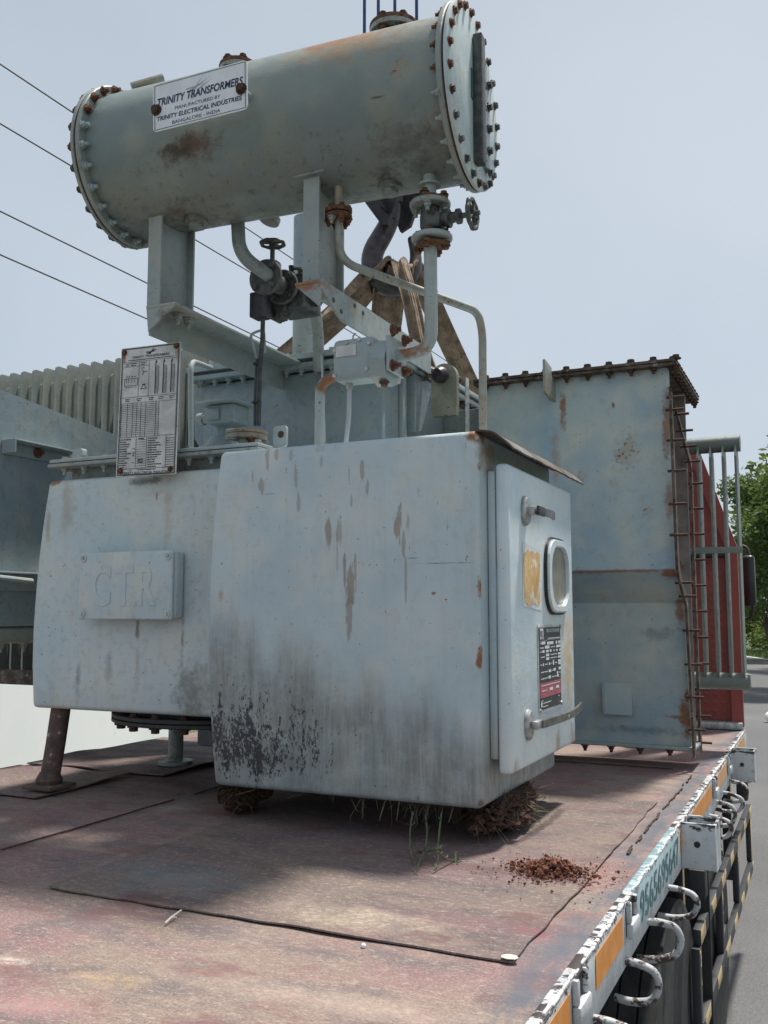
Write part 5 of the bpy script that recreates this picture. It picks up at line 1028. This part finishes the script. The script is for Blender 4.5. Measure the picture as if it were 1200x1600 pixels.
for px in (569.5, 591, 617, 651):
    lo_ = {569.5: (-2.22, 4.5, 4.181), 591: (-2.143, 4.52, 4.172), 617: (-2.05, 4.54, 4.157), 651: (-1.901, 4.5, 4.089)}[px]
    z0 = q[2] + .12; dxl = 0.002
    MB().tube([(lo_[0], lo_[1], z0), (lo_[0], lo_[1], lo_[2] + 7)], .0095, 8).build('wire_rope', M['rope'], hkc)
def sling(pts, widths, wdir, name_label, folds=3, seed=1):
    P_ = smooth_path(pts, 2); n = len(P_) - 1; rnd = random.Random(seed)
    def fn(a, b):
        t = a * n; i = min(int(t), n - 1); f = t - i; c = P_[i].lerp(P_[i + 1], f); tan = (P_[i + 1] - P_[i]).normalized()
        wd = Vector(wdir); wd = (wd - tan * wd.dot(tan)).normalized(); nr = tan.cross(wd)
        ww = widths[0] + (widths[1] - widths[0]) * min(1, a * 1.6)
        ph = (b - .5); wob = .10 * mnoise.noise(Vector((a * 4, b * 3, seed)))
        return c + wd * ww * (ph + wob * .3) + nr * (.0022 * math.sin(b * 2 * math.pi * 8 + wob) + .014 * math.sin(b * math.pi * 2 * folds + a * 3) * (1 - .5 * a) + .01 * mnoise.noise(Vector((a * 7, b * 4, seed + 5))))
    o = MB().sheet(fn, 44, 64, .006).build('lifting_sling', M['web'], None, 50); tag(o, name_label, 'sling', 'webbing slings on the crane hook'); return o
sling([(-2.131, 4.62, 2.545), (-2.103, 4.56, 2.615), (-2.07, 4.44, 2.591), (-2.089, 4.4, 2.538), (-2.147, 4.38, 2.463), (-2.355, 4.36, 2.286), (-2.736, 4.3, 2.008)], (.10, .145), (.62, 0, .78), 'dusty webbing sling slanting down left from the hook behind the upright post', 2, 1)
sling([(-2.001, 4.42, 2.552), (-2.036, 4.48, 2.599), (-2.08, 4.56, 2.594), (-2.101, 4.58, 2.513), (-2.145, 4.65, 2.395), (-2.358, 4.95, 2.084)], (.12, .18), (1, 0, .1), 'wide brown webbing sling hanging straight down behind the slanted beam', 2, 2)
sling([(-2.039, 4.64, 2.559), (-2.028, 4.58, 2.639), (-1.992, 4.45, 2.621), (-1.938, 4.36, 2.522), (-1.854, 4.3, 2.321), (-1.784, 4.24, 2.063), (-1.71, 4.2, 1.884)], (.085, .08), (1, .2, .15), 'twisted pale webbing sling running to the dark shackle on the tank lug', 1.5, 3)
sling([(-1.935, 4.42, 2.507), (-1.93, 4.46, 2.583), (-1.944, 4.58, 2.597), (-1.931, 4.62, 2.544), (-1.903, 4.85, 2.346), (-1.84, 5.22, 2.021)], (.07, .115), (.85, 0, .5), 'brown webbing sling slanting down right behind the vertical oil pipe', 1.5, 4)
sh = empty('shackle', (-1.643, 4.14, 1.879), 'dark round shackle pinned through the lifting lug beside the twisted sling', 'shackle')
q = Vector((-1.637, 4.1, 1.869)); mb = MB(); mb.lathe([(.012, -.004), (.030, .0), (.040, .02), (.040, .04), (.028, .058), (.01, .062)], q + Vector((0, .0, 0)), (.25, .9, .1), 20); mb.cyl(q, q + Vector((.05, .16, .005)), .020); mb.build('pin', M['hook'], sh)
mb = MB(); mb.tube(fillet([q + Vector((.01, .03, 0)), q + Vector((-.05, .0, .03)), q + Vector((-.12, .06, .075)), q + Vector((-.06, .14, .05)), q + Vector((.045, .15, .0))], .05, 6), .019, 10); mb.build('bow', M['hook'], sh)

# ------------------------------------------------------------------ soil, grass and scraps
def clod(c, r, seed, label, nblade):
    rnd = random.Random(seed); e = empty('soil_clod', c, label, 'soil clod'); mb = MB(); bmesh.ops.create_icosphere(mb.bm, subdivisions=6, radius=1)
    for v in mb.bm.verts:
        d = 1 + .32 * mnoise.noise(v.co * 1.7 + Vector((seed, 0, 0))) + .16 * mnoise.noise(v.co * 6) + .10 * mnoise.noise(v.co * 13) + .06 * mnoise.noise(v.co * 29); v.co = Vector(c) + Vector((v.co.x * r[0], v.co.y * r[1], v.co.z * r[2])) * d
        v.co.z = min(v.co.z, .1305)
    mb.build('earth', M['clod'], e, 50, fixn=False); mb = MB()
    for k in range(nblade):
        d = Vector((rnd.gauss(.25, 1), rnd.gauss(-.35, 1), rnd.gauss(0, .7))).normalized(); p = Vector(c) + Vector((d.x * r[0], d.y * r[1], min(d.z * r[2], .125 - c[2]))) * .92
        l = rnd.uniform(.02, .11); t1 = p + d * l * .4 + Vector((rnd.gauss(0, .025), rnd.gauss(0, .025), rnd.gauss(.004, .012))); t2 = t1 + d * l * .3 + Vector((rnd.gauss(0, .035), rnd.gauss(0, .035), rnd.gauss(-.025, .02)))
        if t2.z < .008: t2.z = .008
        if t1.z < .006: t1.z = .01
        s_ = Vector((-d.y, d.x, .2)).normalized() * rnd.uniform(.0012, .003); mb.quad(p - s_, p + s_, t1 + s_ * .7, t1 - s_ * .7); mb.quad(t1 - s_ * .7, t1 + s_ * .7, t2 + s_ * .15, t2 - s_ * .15)
    g = mb.build('dry_grass', M['drygrass'], e, 0, fixn=False); g['kind'] = 'stuff'; return e
clod((-1.06, 3.22, .085), (.11, .25, .07), 3, 'red earth clod with dry grass stuck under the cabinet corner below the door', 150)
clod((-2.03, 3.12, .085), (.07, .15, .085), 5, 'dark earth clod with grass stuck under the left edge of the front cabinet', 80)
rnd = random.Random(11); mb = MB()
for k in range(45):
    x = -1.32 + abs(rnd.gauss(0, .11)) * rnd.choice((1, 1, -1)); y = 2.90 + rnd.uniform(-.008, .08); p = Vector((x, y, .134)); l = rnd.uniform(.02, .07); a = Vector((rnd.gauss(0, .02), rnd.gauss(-.012, .02), -l)); b = Vector((rnd.gauss(0, .03), rnd.gauss(0, .02), -l * .25))
    s_ = Vector((1, rnd.uniform(-1, 1), 0)).normalized() * rnd.uniform(.001, .0028); mb.quad(p - s_, p + s_, p + a + s_ * .7, p + a - s_ * .7); mb.quad(p + a - s_ * .7, p + a + s_ * .7, p + a + b + s_ * .1, p + a + b - s_ * .1)
for k in range(40):
    x = rnd.uniform(-1.9, -1.1); y = 2.90 + rnd.uniform(0, .2); p = Vector((x, y, .13)); d = Vector((rnd.gauss(0, 1), rnd.gauss(0, .3), -.1)).normalized() * rnd.uniform(.04, .12); s_ = Vector((0, 0, .0013)); mb.quad(p - s_, p + s_, p + d + s_, p + d - s_)
tag(mb.build('hanging_grass', M['drygrass'], None, 0, fixn=False), 'fringe of dry grass hanging from the bottom edge of the front cabinet', 'grass', None, 'stuff')
mb = MB()
stems = [[(-1.249, 2.9, 0.104), (-1.209, 2.78, 0.068), (-1.174, 2.709, 0.02), (-1.133, 2.652, 0.006)], [(-1.149, 2.9, 0.109), (-1.083, 2.7, 0.059), (-1.059, 2.641, 0.02), (-1.062, 2.609, 0.006)], [(-1.043, 2.6, 0.067), (-1.045, 2.687, 0.02), (-1.037, 2.751, 0.008)], [(-1.204, 2.9, 0.094), (-1.136, 2.75, 0.062), (-1.128, 2.689, 0.02), (-1.097, 2.549, 0.006)], [(-1.05, 2.763, 0.03), (-1.032, 2.714, 0.006)], [(-1.051, 2.65, 0.064), (-1.12, 2.731, 0.03), (-1.182, 2.792, 0.01)]]
for s_ in stems: mb.tube(smooth_path(s_, 2), .0028, 5)
rnd = random.Random(4)
for s_ in stems:
    for q in smooth_path(s_, 1)[1:]:
        for _ in range(2): d = Vector((rnd.gauss(0, 1), rnd.gauss(0, 1), rnd.uniform(.1, .8))).normalized() * rnd.uniform(.015, .03); w__ = d.cross(Vector((0, 0, 1))).normalized() * .0025; mb.quad(q, q + d * .5 + w__, q + d, q + d * .5 - w__)
tag(mb.build('grass_runner', M['stem'], None, 40), 'green grass runner trailing from the cabinet down onto the deck plate', 'plant')
rnd = random.Random(13); mb = MB(); c0 = Vector((-0.745, 2.725, 0.01))
for k in range(2600):
    rr = abs(rnd.gauss(0, .5)); a = rnd.uniform(0, 6.283); sx, sy = .12, .10
    if k > 2000: rr *= 2.4
    x = c0.x + math.cos(a) * rr * sx; yy = c0.y + math.sin(a) * rr * sy
    if x > -.53: continue
    h = .034 * math.exp(-(rr * 1.5) ** 2); s_ = rnd.choice((.0012, .0015, .002, .002, .0025, .003, .004, .0065)) * rnd.uniform(.7, 1.2) * (.6 if k > 2000 else 1)
    r_ = bmesh.ops.create_icosphere(mb.bm, subdivisions=1, radius=s_, matrix=Matrix.Translation((x, yy, .012 + h * rnd.random() + s_ * .5)))
    for v in r_['verts']: v.co += Vector((rnd.gauss(0, .18), rnd.gauss(0, .18), rnd.gauss(0, .18))) * s_
tag(mb.build('soil_heap', M['soil'], None, 40, fixn=False), 'crumbly red soil heap spilled on the deck near the white side rail', 'soil heap', None, 'stuff')
mb = MB(); mb.tube([(-1.471, 1.915, 0.008), (-1.476, 1.946, 0.012), (-1.488, 2, 0.012)], .0022, 6); mb.tube([(-1.476, 1.946, 0.012), (-1.47, 1.958, 0.008)], .0016, 5); tag(mb.build('dry_twig', M['twig'], None), 'pale dry twig lying on the deck before the overlay plate edge', 'twig')
q = (-0.64, 1.993, 0.016); mb = MB(); mb.prism([(-.020, -.012), (-.004, -.018), (.016, -.013), (.022, .001), (.012, .016), (-.004, .020), (-.016, .013), (-.023, .002)], (q[0] - .01, q[1] + .04, .0125), (.85, 0, 0), (0, .8, 0), .0015); tag(mb.build('white_scrap', M['twig'], None, 0), 'white flake of filler on the near right corner of the overlay plate', 'scrap')
mb = MB(); bmesh.ops.create_icosphere(mb.bm, subdivisions=2, radius=.006, matrix=Matrix.Translation(Vector((-0.976, 2.004, 0)) + Vector((0, -.02, .005)))); tag(mb.build('pebble', M['stone'], None), 'tiny pale pebble at the foot of the overlay plate edge', 'pebble')
